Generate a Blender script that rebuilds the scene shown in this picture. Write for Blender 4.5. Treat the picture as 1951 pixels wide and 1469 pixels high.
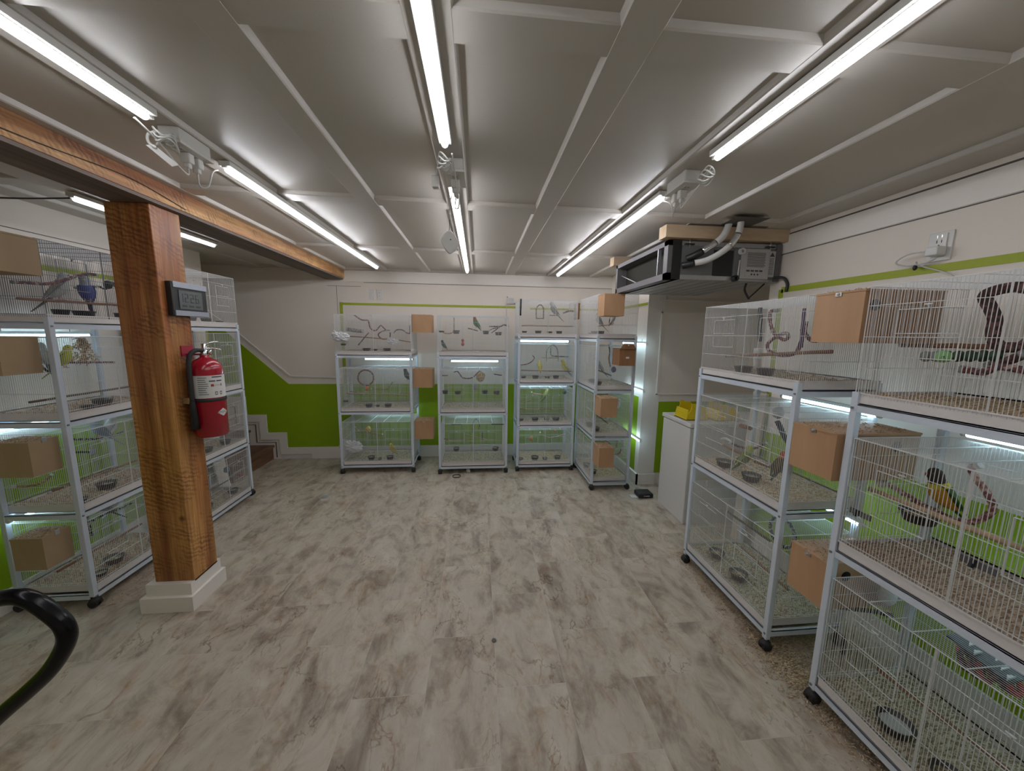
import bpy, math, random
from mathutils import Vector, Matrix
random.seed(7)
SC = bpy.context.scene
for _o in list(bpy.data.objects): bpy.data.objects.remove(_o)

# ------------------------------------------------------------ camera, world, exposure
cam_d = bpy.data.cameras.new('camera'); cam = bpy.data.objects.new('camera', cam_d)
SC.collection.objects.link(cam); SC.camera = cam
cam_d.sensor_width = 36.0; cam_d.sensor_fit = 'HORIZONTAL'
cam_d.lens = 36.0 * 680.0 / 1951.0; cam_d.clip_start = 0.02
_R = ((0.995528771, 0.0944585821, -0.000207488281), (-0.0934815498, 0.985541920, 0.141309319),
      (0.0135523663, -0.140658097, 0.989965471))          # columns: camera right, forward, up
cam.matrix_world = Matrix(((_R[0][0], _R[0][2], -_R[0][1], 0.0), (_R[1][0], _R[1][2], -_R[1][1], 0.0),
                           (_R[2][0], _R[2][2], -_R[2][1], 1.5), (0, 0, 0, 1)))
w = bpy.data.worlds.new('world'); SC.world = w; w.use_nodes = True
w.node_tree.nodes['Background'].inputs[0].default_value = (0.5, 0.5, 0.52, 1)
w.node_tree.nodes['Background'].inputs[1].default_value = 0.05
SC.view_settings.view_transform = 'Standard'; SC.view_settings.look = 'None'
SC.view_settings.gamma = 1.0; SC.view_settings.use_curve_mapping = False
SC.view_settings.exposure = 0.0
TUBE_POWER = 19.5        # ceiling tubes
RACK_POWER = 12.5        # small rack tubes
SC.cycles.max_bounces = 8; SC.cycles.diffuse_bounces = 5; SC.cycles.glossy_bounces = 3

# ------------------------------------------------------------ materials
def new_mat(name):
    m = bpy.data.materials.new(name); m.use_nodes = True
    nt = m.node_tree; b = nt.nodes['Principled BSDF']
    return m, nt, b
def N(nt, t, **kw):
    n = nt.nodes.new(t)
    for k, v in kw.items():
        if k in n.inputs: n.inputs[k].default_value = v
        else: setattr(n, k, v)
    return n
def simple(name, col, rough=0.5, metal=0.0, bump=0.0, scale=60, var=0.06, coat=0.0):
    m, nt, b = new_mat(name)
    b.inputs['Roughness'].default_value = rough; b.inputs['Metallic'].default_value = metal
    if coat: b.inputs['Coat Weight'].default_value = coat
    tc = N(nt, 'ShaderNodeTexCoord'); no = N(nt, 'ShaderNodeTexNoise', Scale=scale, Detail=3.0)
    nt.links.new(tc.outputs['Object'], no.inputs['Vector'])
    mx = N(nt, 'ShaderNodeMix', data_type='RGBA')
    c = list(col)[:3]
    mx.inputs[6].default_value = (*[x*(1-var) for x in c], 1); mx.inputs[7].default_value = (*[min(1, x*(1+var)) for x in c], 1)
    nt.links.new(no.outputs['Fac'], mx.inputs[0]); nt.links.new(mx.outputs[2], b.inputs['Base Color'])
    if bump:
        bp = N(nt, 'ShaderNodeBump', Strength=bump, Distance=0.002)
        nt.links.new(no.outputs['Fac'], bp.inputs['Height']); nt.links.new(bp.outputs[0], b.inputs['Normal'])
    return m
def emit(name, col, s):
    m, nt, b = new_mat(name)
    b.inputs['Base Color'].default_value = (0.9, 0.9, 0.9, 1)
    b.inputs['Emission Color'].default_value = (*col, 1); b.inputs['Emission Strength'].default_value = s
    return m
def rope_mat(name, cols, scale=110):
    m, nt, b = new_mat(name); b.inputs['Roughness'].default_value = 0.9
    tc = N(nt, 'ShaderNodeTexCoord'); v = N(nt, 'ShaderNodeTexVoronoi', Scale=scale)
    nt.links.new(tc.outputs['Object'], v.inputs['Vector'])
    s = N(nt, 'ShaderNodeSeparateColor'); nt.links.new(v.outputs['Color'], s.inputs[0])
    r = N(nt, 'ShaderNodeValToRGB'); r.color_ramp.interpolation = 'CONSTANT'
    e = r.color_ramp.elements
    for i, c in enumerate(cols):
        if i < 2: el = e[i]; el.position = i/len(cols)
        else: el = e.new(i/len(cols))
        el.color = (*c, 1)
    nt.links.new(s.outputs[0], r.inputs[0]); nt.links.new(r.outputs[0], b.inputs['Base Color'])
    bp = N(nt, 'ShaderNodeBump', Strength=0.6, Distance=0.002)
    nt.links.new(v.outputs['Distance'], bp.inputs['Height']); nt.links.new(bp.outputs[0], b.inputs['Normal'])
    return m
def grain_mat(name, dark, light, axis_scale, rough=0.55, saw=0.0, scale=1.0, spec=0.5):
    m, nt, b = new_mat(name); b.inputs['Roughness'].default_value = rough
    b.inputs['Specular IOR Level'].default_value = spec
    tc = N(nt, 'ShaderNodeTexCoord'); mp = N(nt, 'ShaderNodeMapping'); mp.inputs['Scale'].default_value = axis_scale
    nt.links.new(tc.outputs['Object'], mp.inputs[0])
    n1 = N(nt, 'ShaderNodeTexNoise', Scale=7.0*scale, Detail=6.0, Roughness=0.65, Distortion=0.6)
    nt.links.new(mp.outputs[0], n1.inputs['Vector'])
    r = N(nt, 'ShaderNodeValToRGB'); e = r.color_ramp.elements
    e[0].position = 0.32; e[0].color = (*dark, 1); e[1].position = 0.68; e[1].color = (*light, 1)
    nt.links.new(n1.outputs['Fac'], r.inputs[0]); out = r.outputs[0]
    def mul(src, col, fac):
        mx = N(nt, 'ShaderNodeMix', data_type='RGBA', blend_type='MULTIPLY'); mx.inputs[0].default_value = fac
        nt.links.new(src, mx.inputs[6]); nt.links.new(col, mx.inputs[7]); return mx.outputs[2]
    def rmp(src, p0, c0, p1, c1):
        q = N(nt, 'ShaderNodeValToRGB'); q.color_ramp.elements[0].position = p0; q.color_ramp.elements[0].color = (*c0, 1)
        q.color_ramp.elements[1].position = p1; q.color_ramp.elements[1].color = (*c1, 1); nt.links.new(src, q.inputs[0]); return q.outputs[0]
    if saw:
        vert = saw > 0
        # fine fibres
        m3 = N(nt, 'ShaderNodeMapping'); m3.inputs['Scale'].default_value = (14, 14, 0.5) if vert else (14, 0.5, 14)
        nt.links.new(tc.outputs['Object'], m3.inputs[0])
        nf = N(nt, 'ShaderNodeTexNoise', Scale=9.0, Detail=4.0, Distortion=0.4); nt.links.new(m3.outputs[0], nf.inputs['Vector'])
        out = mul(out, rmp(nf.outputs['Fac'], 0.35, (0.62, 0.55, 0.5), 0.6, (1, 1, 1)), 0.8)
        # saw marks, tilted and broken up
        m2 = N(nt, 'ShaderNodeMapping'); m2.inputs['Rotation'].default_value = (math.radians(22), math.radians(-20), 0) if vert else (math.radians(-35), 0, 0)
        nt.links.new(tc.outputs['Object'], m2.inputs[0])
        wv = N(nt, 'ShaderNodeTexWave', Scale=15.0, Distortion=6.0, Detail=4.0); wv.inputs['Detail Scale'].default_value = 2.0; wv.bands_direction = 'Z' if vert else 'Y'
        nt.links.new(m2.outputs[0], wv.inputs['Vector'])
        brk = N(nt, 'ShaderNodeTexNoise', Scale=8.0, Detail=3.0); nt.links.new(tc.outputs['Object'], brk.inputs['Vector'])
        mx = N(nt, 'ShaderNodeMix', data_type='RGBA', blend_type='MULTIPLY')
        ml = N(nt, 'ShaderNodeMath', operation='MULTIPLY'); ml.inputs[1].default_value = abs(saw); nt.links.new(rmp(brk.outputs['Fac'], 0.42, (0, 0, 0), 0.62, (1, 1, 1)), ml.inputs[0])
        nt.links.new(ml.outputs[0], mx.inputs[0]); nt.links.new(out, mx.inputs[6]); nt.links.new(rmp(wv.outputs['Fac'], 0.2, (0.42, 0.33, 0.28), 0.7, (1, 1, 1)), mx.inputs[7]); out = mx.outputs[2]
        # broad heartwood tint and knots
        m4 = N(nt, 'ShaderNodeMapping'); m4.inputs['Scale'].default_value = (6, 6, 0.5) if vert else (6, 0.7, 6)
        nt.links.new(tc.outputs['Object'], m4.inputs[0])
        nb = N(nt, 'ShaderNodeTexNoise', Scale=1.6, Detail=2.0); nt.links.new(m4.outputs[0], nb.inputs['Vector'])
        out = mul(out, rmp(nb.outputs['Fac'], 0.38, (0.62, 0.42, 0.36), 0.60, (1, 1, 1)), 1.0)
        vk = N(nt, 'ShaderNodeTexVoronoi', Scale=4.5); nt.links.new(tc.outputs['Object'], vk.inputs['Vector'])
        out = mul(out, rmp(vk.outputs['Distance'], 0.03, (0.25, 0.15, 0.12), 0.10, (1, 1, 1)), 0.9)
    nt.links.new(out, b.inputs['Base Color'])
    bp = N(nt, 'ShaderNodeBump', Strength=0.25, Distance=0.003)
    nt.links.new(n1.outputs['Fac'], bp.inputs['Height']); nt.links.new(bp.outputs[0], b.inputs['Normal'])
    return m
def bedding_mat(name, c1, c2, c3):
    m, nt, b = new_mat(name); b.inputs['Roughness'].default_value = 0.95
    tc = N(nt, 'ShaderNodeTexCoord'); mp = N(nt, 'ShaderNodeMapping'); mp.inputs['Scale'].default_value = (1.0, 1.7, 1.0)
    nt.links.new(tc.outputs['Object'], mp.inputs[0])
    v = N(nt, 'ShaderNodeTexVoronoi', Scale=120.0); nt.links.new(mp.outputs[0], v.inputs['Vector'])
    s = N(nt, 'ShaderNodeSeparateColor'); nt.links.new(v.outputs['Color'], s.inputs[0])
    r = N(nt, 'ShaderNodeValToRGB'); e = r.color_ramp.elements
    e[0].position = 0.1; e[0].color = (*c1, 1); e[1].position = 0.9; e[1].color = (*c3, 1); k = e.new(0.5); k.color = (*c2, 1)
    nt.links.new(s.outputs[0], r.inputs[0]); nt.links.new(r.outputs[0], b.inputs['Base Color'])
    bp = N(nt, 'ShaderNodeBump', Strength=1.0, Distance=0.004)
    nt.links.new(v.outputs['Distance'], bp.inputs['Height']); nt.links.new(bp.outputs[0], b.inputs['Normal'])
    return m
def floor_mat():
    m, nt, b = new_mat('stone_look_vinyl'); b.inputs['Roughness'].default_value = 0.42
    b.inputs['Specular IOR Level'].default_value = 0.35
    g = N(nt, 'ShaderNodeNewGeometry'); sp = N(nt, 'ShaderNodeSeparateXYZ'); nt.links.new(g.outputs['Position'], sp.inputs[0])
    ax = N(nt, 'ShaderNodeMath', operation='ADD'); ax.inputs[1].default_value = 10.0-0.08-0.1
    ay = N(nt, 'ShaderNodeMath', operation='ADD'); ay.inputs[1].default_value = 11.1-1.33
    nt.links.new(sp.outputs['X'], ax.inputs[0]); nt.links.new(sp.outputs['Y'], ay.inputs[0])
    cb = N(nt, 'ShaderNodeCombineXYZ'); nt.links.new(ay.outputs[0], cb.inputs[0]); nt.links.new(ax.outputs[0], cb.inputs[1])
    br = N(nt, 'ShaderNodeTexBrick', Scale=1.0); br.offset = 0.5
    br.inputs['Brick Width'].default_value = 0.555; br.inputs['Row Height'].default_value = 0.3
    br.inputs['Mortar Size'].default_value = 0.0009; br.inputs['Mortar Smooth'].default_value = 0.0
    br.inputs['Color1'].default_value = (0, 0, 0, 1); br.inputs['Color2'].default_value = (1, 1, 1, 1); br.inputs['Mortar'].default_value = (.5, .5, .5, 1)
    nt.links.new(cb.outputs[0], br.inputs['Vector'])
    sc = N(nt, 'ShaderNodeSeparateColor'); nt.links.new(br.outputs['Color'], sc.inputs[0])
    wv = N(nt, 'ShaderNodeMath', operation='MULTIPLY'); wv.inputs[1].default_value = 37.0; nt.links.new(sc.outputs[0], wv.inputs[0])
    mp = N(nt, 'ShaderNodeMapping'); mp.inputs['Rotation'].default_value = (0, 0, math.radians(-38)); mp.inputs['Scale'].default_value = (1.6, 0.9, 1)
    nt.links.new(g.outputs['Position'], mp.inputs[0])
    def noise(scale, detail, dist, rough=0.6, woff=0.0):
        n = N(nt, 'ShaderNodeTexNoise'); n.noise_dimensions = '4D'
        n.inputs['Scale'].default_value = scale; n.inputs['Detail'].default_value = detail
        n.inputs['Distortion'].default_value = dist; n.inputs['Roughness'].default_value = rough
        a = N(nt, 'ShaderNodeMath', operation='ADD'); a.inputs[1].default_value = woff; nt.links.new(wv.outputs[0], a.inputs[0])
        nt.links.new(mp.outputs[0], n.inputs['Vector']); nt.links.new(a.outputs[0], n.inputs['W']); return n.outputs['Fac']
    def ramp(src, stops):
        r = N(nt, 'ShaderNodeValToRGB'); e = r.color_ramp.elements
        for i, (p, c) in enumerate(stops):
            el = e[i] if i < 2 else e.new(p)
            el.position = p; el.color = (*c, 1)
        nt.links.new(src, r.inputs[0]); return r.outputs[0]
    base = ramp(noise(4.2, 9.0, 0.7, 0.66), [(0.33, (0.25, 0.20, 0.155)), (0.68, (0.58, 0.53, 0.445)), (0.5, (0.475, 0.415, 0.335))])
    brown = ramp(noise(5.5, 9.0, 1.0, 0.72, 5.0), [(0.50, (1, 1, 1)), (0.68, (0.72, 0.54, 0.39))])
    vein = ramp(noise(2.6, 6.0, 0.35, 0.58, 11.0), [(0.490, (1, 1, 1)), (0.510, (1, 1, 1)), (0.50, (0.48, 0.42, 0.37))])
    msk = ramp(noise(2.2, 2.0, 0.0, 0.5, 21.0), [(0.50, (0, 0, 0)), (0.64, (1, 1, 1))])
    m1 = N(nt, 'ShaderNodeMix', data_type='RGBA', blend_type='MULTIPLY'); m1.inputs[0].default_value = 0.8
    nt.links.new(base, m1.inputs[6]); nt.links.new(brown, m1.inputs[7])
    v2 = ramp(noise(4.5, 4.0, 0.9, 0.5, 31.0), [(0.490, (1, 1, 1)), (0.512, (1, 1, 1)), (0.50, (0.66, 0.52, 0.42))])
    mk2 = ramp(noise(3.0, 2.0, 0.0, 0.5, 41.0), [(0.48, (0, 0, 0)), (0.60, (1, 1, 1))])
    m6 = N(nt, 'ShaderNodeMix', data_type='RGBA', blend_type='MULTIPLY'); nt.links.new(mk2, m6.inputs[0]); nt.links.new(m1.outputs[2], m6.inputs[6]); nt.links.new(v2, m6.inputs[7]); m1 = m6
    m2 = N(nt, 'ShaderNodeMix', data_type='RGBA', blend_type='MULTIPLY')
    nt.links.new(msk, m2.inputs[0]); nt.links.new(m1.outputs[2], m2.inputs[6]); nt.links.new(vein, m2.inputs[7])
    tv = ramp(sc.outputs[0], [(0.0, (0.93, 0.92, 0.91)), (1.0, (1.03, 1.03, 1.03))])
    m5 = N(nt, 'ShaderNodeMix', data_type='RGBA', blend_type='MULTIPLY'); m5.inputs[0].default_value = 1.0
    nt.links.new(m2.outputs[2], m5.inputs[6]); nt.links.new(tv, m5.inputs[7])
    m3 = N(nt, 'ShaderNodeMix', data_type='RGBA'); m3.inputs[7].default_value = (0.50, 0.45, 0.39, 1)
    nt.links.new(br.outputs['Fac'], m3.inputs[0]); nt.links.new(m5.outputs[2], m3.inputs[6])
    nt.links.new(m3.outputs[2], b.inputs['Base Color'])
    bp = N(nt, 'ShaderNodeBump', Strength=0.15, Distance=0.001)
    nt.links.new(br.outputs['Fac'], bp.inputs['Height']); bp.invert = True
    nt.links.new(bp.outputs[0], b.inputs['Normal'])
    return m

M = {}
M['floor'] = floor_mat()
M['ceil'] = simple('ceiling_paint', (0.50, 0.465, 0.42), 0.36, bump=0.12, scale=180, var=0.02)
M['wall'] = simple('white_wall_paint', (0.78, 0.71, 0.635), 0.6, bump=0.15, scale=220, var=0.02)
M['trimw'] = simple('white_trim_paint', (0.80, 0.75, 0.69), 0.45, var=0.02)
M['green'] = simple('green_wall_paint', (0.26, 0.40, 0.002), 0.5, bump=0.1, scale=200, var=0.03)
M['tape'] = simple('yellow_green_tape', (0.36, 0.42, 0.035), 0.6, var=0.08)
M['groove'] = simple('dark_joint', (0.10, 0.09, 0.08), 0.8)
M['rack'] = simple('rack_enamel', (0.58, 0.63, 0.70), 0.38, var=0.03)
M['racksteel'] = simple('rack_bolt_steel', (0.25, 0.26, 0.28), 0.4, 0.6)  # grey steel of the bolts and caster stems
M['wire'] = simple('wire_enamel', (0.62, 0.62, 0.61), 0.4, var=0.03)
M['wirebacklit'] = simple('wire_backlit_shade', (0.16, 0.17, 0.19), 0.4, 0.2, var=0.05)  # same cage wire, its backlit silhouette painted in as a darker colour
M['tray'] = simple('tray_enamel', (0.66, 0.62, 0.60), 0.35, var=0.05)
M['black'] = simple('black_plastic', (0.012, 0.012, 0.013), 0.4)
M['rubber'] = simple('black_rubber', (0.02, 0.019, 0.018), 0.65)
M['gloss'] = simple('black_gloss_tube', (0.004, 0.004, 0.005), 0.2, coat=0.0)
M['gloss'].node_tree.nodes['Principled BSDF'].inputs['Specular IOR Level'].default_value = 0.25
M['plastic'] = simple('white_plastic', (0.68, 0.67, 0.64), 0.4, var=0.02)
M['cord'] = simple('white_cord', (0.55, 0.54, 0.51), 0.5)
M['darkcord'] = simple('dark_cord', (0.05, 0.045, 0.04), 0.6)
M['tubeon'] = emit('tube_light_on', (0.92, 0.94, 1.0), TUBE_POWER)
M['tubeon2'] = emit('tube_light_dim', (0.86, 0.93, 1.0), 12.5)
M['tubeon3'] = emit('tube_light_far', (0.93, 0.94, 1.0), TUBE_POWER*1.6)
M['rackon'] = emit('rack_light_on', (0.56, 0.84, 1.0), RACK_POWER)
M['post'] = grain_mat('fir_post', (0.28, 0.115, 0.028), (0.66, 0.34, 0.105), (2.4, 2.4, 0.14), 0.42, 0.75)
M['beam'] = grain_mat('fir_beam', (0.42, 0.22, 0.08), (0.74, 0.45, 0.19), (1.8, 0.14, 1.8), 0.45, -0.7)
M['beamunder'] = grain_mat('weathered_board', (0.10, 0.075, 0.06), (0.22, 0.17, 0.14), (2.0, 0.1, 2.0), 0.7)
M['step'] = grain_mat('stained_step', (0.07, 0.03, 0.015), (0.24, 0.12, 0.06), (2.0, 0.2, 2.0), 0.5)
M['lumber'] = grain_mat('pine_lumber', (0.44, 0.31, 0.19), (0.62, 0.48, 0.33), (0.15, 1.5, 1.5), 0.65)
M['ply'] = grain_mat('plywood_box', (0.40, 0.225, 0.115), (0.50, 0.30, 0.165), (0.8, 0.8, 0.25), 0.6, scale=0.7)
M['plytan'] = grain_mat('plywood_tan', (0.33, 0.225, 0.125), (0.40, 0.285, 0.165), (0.8, 0.8, 0.25), 0.6, scale=0.7)
M['plydark'] = grain_mat('plywood_edge', (0.20, 0.10, 0.05), (0.34, 0.19, 0.10), (1, 1, 0.3), 0.7)
M['plybrown'] = grain_mat('brown_stained_box', (0.20, 0.09, 0.035), (0.33, 0.16, 0.07), (0.8, 0.8, 0.25), 0.6)
M['hole'] = simple('entry_hole_dark', (0.008, 0.006, 0.005), 0.9)
M['shav'] = bedding_mat('wood_shavings', (0.30, 0.19, 0.10), (0.52, 0.38, 0.23), (0.68, 0.56, 0.40))
M['pellet'] = bedding_mat('brown_pellets', (0.20, 0.11, 0.065), (0.38, 0.25, 0.165), (0.52, 0.38, 0.27))
M['litter'] = bedding_mat('grey_litter', (0.20, 0.155, 0.095), (0.42, 0.35, 0.245), (0.58, 0.51, 0.38))
M['steel'] = simple('galvanised_steel', (0.42, 0.42, 0.43), 0.35, 0.75, var=0.08, scale=12)
M['steeldark'] = simple('grey_painted_steel', (0.12, 0.11, 0.115), 0.5, 0.1, var=0.1, scale=8)
M['steelpanel'] = simple('matte_grey_panel', (0.17, 0.175, 0.175), 0.5, 0.2, var=0.06, scale=6)
M['foil'] = simple('silver_foil', (0.70, 0.70, 0.70), 0.22, 0.9, bump=1.0, scale=90)
M['sleeve'] = simple('grey_white_sleeve', (0.60, 0.59, 0.57), 0.5)
M['aclabel'] = simple('printed_label', (0.42, 0.41, 0.40), 0.5, var=0.1)
M['ink'] = simple('printed_ink', (0.05, 0.05, 0.05), 0.6)
M['filter'] = simple('olive_duct_lining', (0.012, 0.010, 0.003), 0.8)
M['appliance'] = simple('white_appliance', (0.66, 0.64, 0.62), 0.3, var=0.02)
M['yellow'] = simple('yellow_plastic', (0.75, 0.58, 0.01), 0.4)
M['red'] = simple('red_enamel', (0.33, 0.003, 0.016), 0.22, coat=0.4)
M['redbr'] = simple('red_bracket', (0.30, 0.01, 0.03), 0.45)
M['label'] = simple('white_label', (0.62, 0.60, 0.57), 0.5)
M['chrome'] = simple('chrome', (0.6, 0.6, 0.6), 0.2, 1.0)
M['lcd'] = simple('lcd_grey', (0.085, 0.095, 0.095), 0.35, var=0.02)
M['lcdink'] = simple('lcd_ink', (0.03, 0.035, 0.035), 0.4)
M['silver'] = simple('brushed_silver', (0.33, 0.35, 0.40), 0.4, 0.5)
M['bowl'] = simple('dark_bowl', (0.045, 0.04, 0.04), 0.35)
M['bowlsteel'] = simple('steel_bowl', (0.35, 0.35, 0.36), 0.3, 0.9)
M['seed'] = bedding_mat('seed', (0.10, 0.07, 0.04), (0.28, 0.21, 0.12), (0.45, 0.36, 0.22))
M['water'] = simple('water', (0.45, 0.47, 0.47), 0.08)
M['nail'] = simple('latch_metal', (0.55, 0.55, 0.55), 0.3, 0.9)
M['scrib'] = simple('red_pencil', (0.35, 0.05, 0.02), 0.8)
M['mint'] = simple('mint_panel', (0.30, 0.55, 0.47), 0.5)
M['paleboard'] = grain_mat('pale_board', (0.50, 0.42, 0.33), (0.62, 0.55, 0.46), (1, 1, 0.2), 0.7)
for k, c in dict(redwood=(0.30, 0.15, 0.09), bark=(0.16, 0.12, 0.09), tan=(0.50, 0.33, 0.19)).items():
    M[k] = grain_mat('stick_'+k, tuple(x*0.7 for x in c), c, (1, 1, 1), 0.7, scale=3)
for k, c in dict(blackp=(0.02, 0.02, 0.022), greyp=(0.30, 0.31, 0.31), redp=(0.40, 0.03, 0.03), orangep=(0.55, 0.18, 0.03),
                 yellowp=(0.62, 0.45, 0.05), bluep=(0.12, 0.22, 0.30), darkgreenp=(0.035, 0.07, 0.04), greenp=(0.22, 0.48, 0.16),
                 whitep=(0.62, 0.62, 0.60), pinkp=(0.50, 0.30, 0.27), purplep=(0.10, 0.05, 0.12), whitebag=(0.62, 0.62, 0.63)).items():
    M[k] = simple('toy_'+k, c, 0.5, var=0.12, scale=40)
M['maroon'] = rope_mat('rope_maroon', [(0.16, 0.05, 0.05), (0.40, 0.30, 0.26), (0.20, 0.07, 0.07), (0.09, 0.06, 0.09)])
M['pinkrope'] = rope_mat('rope_pink', [(0.38, 0.17, 0.14), (0.50, 0.36, 0.30), (0.20, 0.08, 0.08)])
M['darkmaroon'] = rope_mat('rope_dark', [(0.07, 0.03, 0.03), (0.16, 0.08, 0.075), (0.05, 0.03, 0.03)])
M['black'+'rope'] = rope_mat('rope_black', [(0.02, 0.02, 0.02), (0.03, 0.03, 0.03), (0.36, 0.36, 0.34)])
M['greyrope'] = rope_mat('rope_grey', [(0.12, 0.11, 0.11), (0.30, 0.27, 0.26), (0.10, 0.08, 0.08)])
M['tanrope'] = rope_mat('rope_tan', [(0.30, 0.18, 0.09), (0.42, 0.30, 0.17), (0.20, 0.13, 0.07)])
M['straw'] = rope_mat('straw_weave', [(0.50, 0.34, 0.18), (0.30, 0.18, 0.08), (0.62, 0.47, 0.28)], 160)

# ------------------------------------------------------------ mesh builder
class MB:
    def __init__(s): s.v = []; s.f = []; s.m = []; s.mats = []; s.sm = []
    def mi(s, mat):
        if mat not in s.mats: s.mats.append(mat)
        return s.mats.index(mat)
    def face(s, idx, mat, smooth=False): s.f.append(tuple(idx)); s.m.append(s.mi(mat)); s.sm.append(smooth)
    def box(s, a, b, mat=None):
        x0, x1 = sorted((a[0], b[0])); y0, y1 = sorted((a[1], b[1])); z0, z1 = sorted((a[2], b[2]))
        n = len(s.v)
        s.v += [(x0,y0,z0),(x1,y0,z0),(x1,y1,z0),(x0,y1,z0),(x0,y0,z1),(x1,y0,z1),(x1,y1,z1),(x0,y1,z1)]
        for q in ((0,3,2,1),(4,5,6,7),(0,1,5,4),(1,2,6,5),(2,3,7,6),(3,0,4,7)): s.face([n+i for i in q], mat)
        return s
    def bar(s, p, q, r, mat=None, n=4, r2=None, smooth=None, cap=True, flat=None):
        p = Vector(p); q = Vector(q); d = (q-p)
        if d.length < 1e-7: return s
        d.normalize(); a = d.orthogonal().normalized() if abs(d.z) > 0.99 else Vector((0,0,1)).cross(d).normalized()
        b = d.cross(a); r2 = r if r2 is None else r2; fl = flat or 1.0; k = len(s.v)
        off = math.pi/4 if n == 4 else 0.0
        for c, rr in ((p, r), (q, r2)):
            for i in range(n):
                t = 2*math.pi*i/n+off
                s.v.append(tuple(c+a*math.cos(t)*rr+b*math.sin(t)*rr*fl))
        sm = (n > 6) if smooth is None else smooth
        for i in range(n): s.face((k+i, k+(i+1)%n, k+n+(i+1)%n, k+n+i), mat, sm)
        if cap: s.face([k+i for i in range(n)][::-1], mat); s.face([k+n+i for i in range(n)], mat)
        return s
    def tube(s, pts, r, mat=None, n=8, closed=False, radii=None, cap=True):
        P = [Vector(p) for p in pts]; L = len(P); k = len(s.v); prev = None
        for i in range(L):
            if closed: t = P[(i+1)%L]-P[i-1]
            else: t = P[min(i+1, L-1)]-P[max(i-1, 0)]
            if t.length < 1e-9: t = Vector((0,0,1))
            t.normalize()
            a = t.orthogonal() if prev is None else prev-t*prev.dot(t)
            a.normalize(); prev = a; b = t.cross(a)
            rr = radii[i] if radii else r
            for j in range(n):
                th = 2*math.pi*j/n; s.v.append(tuple(P[i]+a*math.cos(th)*rr+b*math.sin(th)*rr))
        for i in range(L if closed else L-1):
            i2 = (i+1)%L
            for j in range(n): s.face((k+i*n+j, k+i*n+(j+1)%n, k+i2*n+(j+1)%n, k+i2*n+j), mat, True)
        if not closed and cap:
            s.face([k+j for j in range(n)][::-1], mat); s.face([k+(L-1)*n+j for j in range(n)], mat)
        return s
    def lathe(s, c, prof, mat=None, n=20, axis=(0,0,1), mats=None):
        c = Vector(c); ax = Vector(axis).normalized(); a = ax.orthogonal().normalized(); b = ax.cross(a); k = len(s.v)
        for r, h in prof:
            for j in range(n):
                t = 2*math.pi*j/n; s.v.append(tuple(c+ax*h+a*math.cos(t)*r+b*math.sin(t)*r))
        for i in range(len(prof)-1):
            mm = mats[i] if mats else mat
            for j in range(n): s.face((k+i*n+j, k+i*n+(j+1)%n, k+(i+1)*n+(j+1)%n, k+(i+1)*n+j), mm, True)
        return s
    def ball(s, c, r, mat=None, n=12, m=8, sc=(1,1,1), rough=0.0, mtx=None):
        k = len(s.v); c = Vector(c)
        for i in range(m+1):
            ph = math.pi*i/m
            for j in range(n):
                t = 2*math.pi*j/n; q = 1+random.uniform(-rough, rough)
                p = Vector((r*sc[0]*q*math.sin(ph)*math.cos(t), r*sc[1]*q*math.sin(ph)*math.sin(t), r*sc[2]*q*math.cos(ph)))
                if mtx: p = mtx @ p
                s.v.append(tuple(c+p))
        for i in range(m):
            for j in range(n): s.face((k+i*n+j, k+(i+1)*n+j, k+(i+1)*n+(j+1)%n, k+i*n+(j+1)%n), mat, rough == 0)
        return s
    def poly(s, pts, n, t, mat=None):       # prism: polygon pts extruded by vector n*t
        k = len(s.v); d = Vector(n)*t; L = len(pts)
        s.v += [tuple(p) for p in pts]+[tuple(Vector(p)+d) for p in pts]
        s.face([k+i for i in range(L)], mat); s.face([k+L+i for i in range(L)][::-1], mat)
        for i in range(L): s.face((k+i, k+L+i, k+L+(i+1)%L, k+(i+1)%L), mat)
        return s
    def build(s, name, mat=None, parent=None, loc=None, bevel=0.0):
        if parent is not None: o0 = Vector(parent['_w']) if '_w' in parent else parent.location.copy()
        else: o0 = Vector(loc) if loc is not None else Vector((0,0,0))
        me = bpy.data.meshes.new(name)
        me.from_pydata([tuple(Vector(p)-o0) for p in s.v], [], s.f)
        for q in s.mats: me.materials.append(M[q] if q else M[mat])
        me.polygons.foreach_set('material_index', s.m); me.polygons.foreach_set('use_smooth', s.sm)
        me.update()
        o = bpy.data.objects.new(name, me); SC.collection.objects.link(o)
        if parent is not None:
            o.parent = parent; o['_w'] = tuple(o0)
        else:
            o.location = o0; o['_w'] = tuple(o0)
        if bevel:
            bv = o.modifiers.new('bevel', 'BEVEL'); bv.width = bevel; bv.segments = 2; bv.limit_method = 'ANGLE'
        return o
def spline(pts, k=6, closed=False):
    P = [Vector(p) for p in pts]; out = []; L = len(P)
    if L < 3 and not closed: return P
    for i in range(L if closed else L-1):
        if closed: p0, p1, p2, p3 = P[i-1], P[i], P[(i+1)%L], P[(i+2)%L]
        else: p0, p1, p2, p3 = P[max(i-1,0)], P[i], P[i+1], P[min(i+2, L-1)]
        for j in range(k):
            t = j/k
            out.append(0.5*((2*p1)+(-p0+p2)*t+(2*p0-5*p1+4*p2-p3)*t*t+(-p0+3*p1-3*p2+p3)*t**3))
    if not closed: out.append(P[-1])
    return out
LABELS = set()
def tag(o, label, cat, group=None):
    base = label; i = 0
    o['label'] = label; o['category'] = cat
    if group: o['group'] = group
    LABELS.add(label); return o
def thing(name, label, cat, loc, group=None):
    o = bpy.data.objects.new(name, None); SC.collection.objects.link(o); o.location = loc; o.empty_display_size = 0.05
    o['_w'] = tuple(loc); return tag(o, label, cat, group)
def struct(o): o['kind'] = 'structure'; return o

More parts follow.
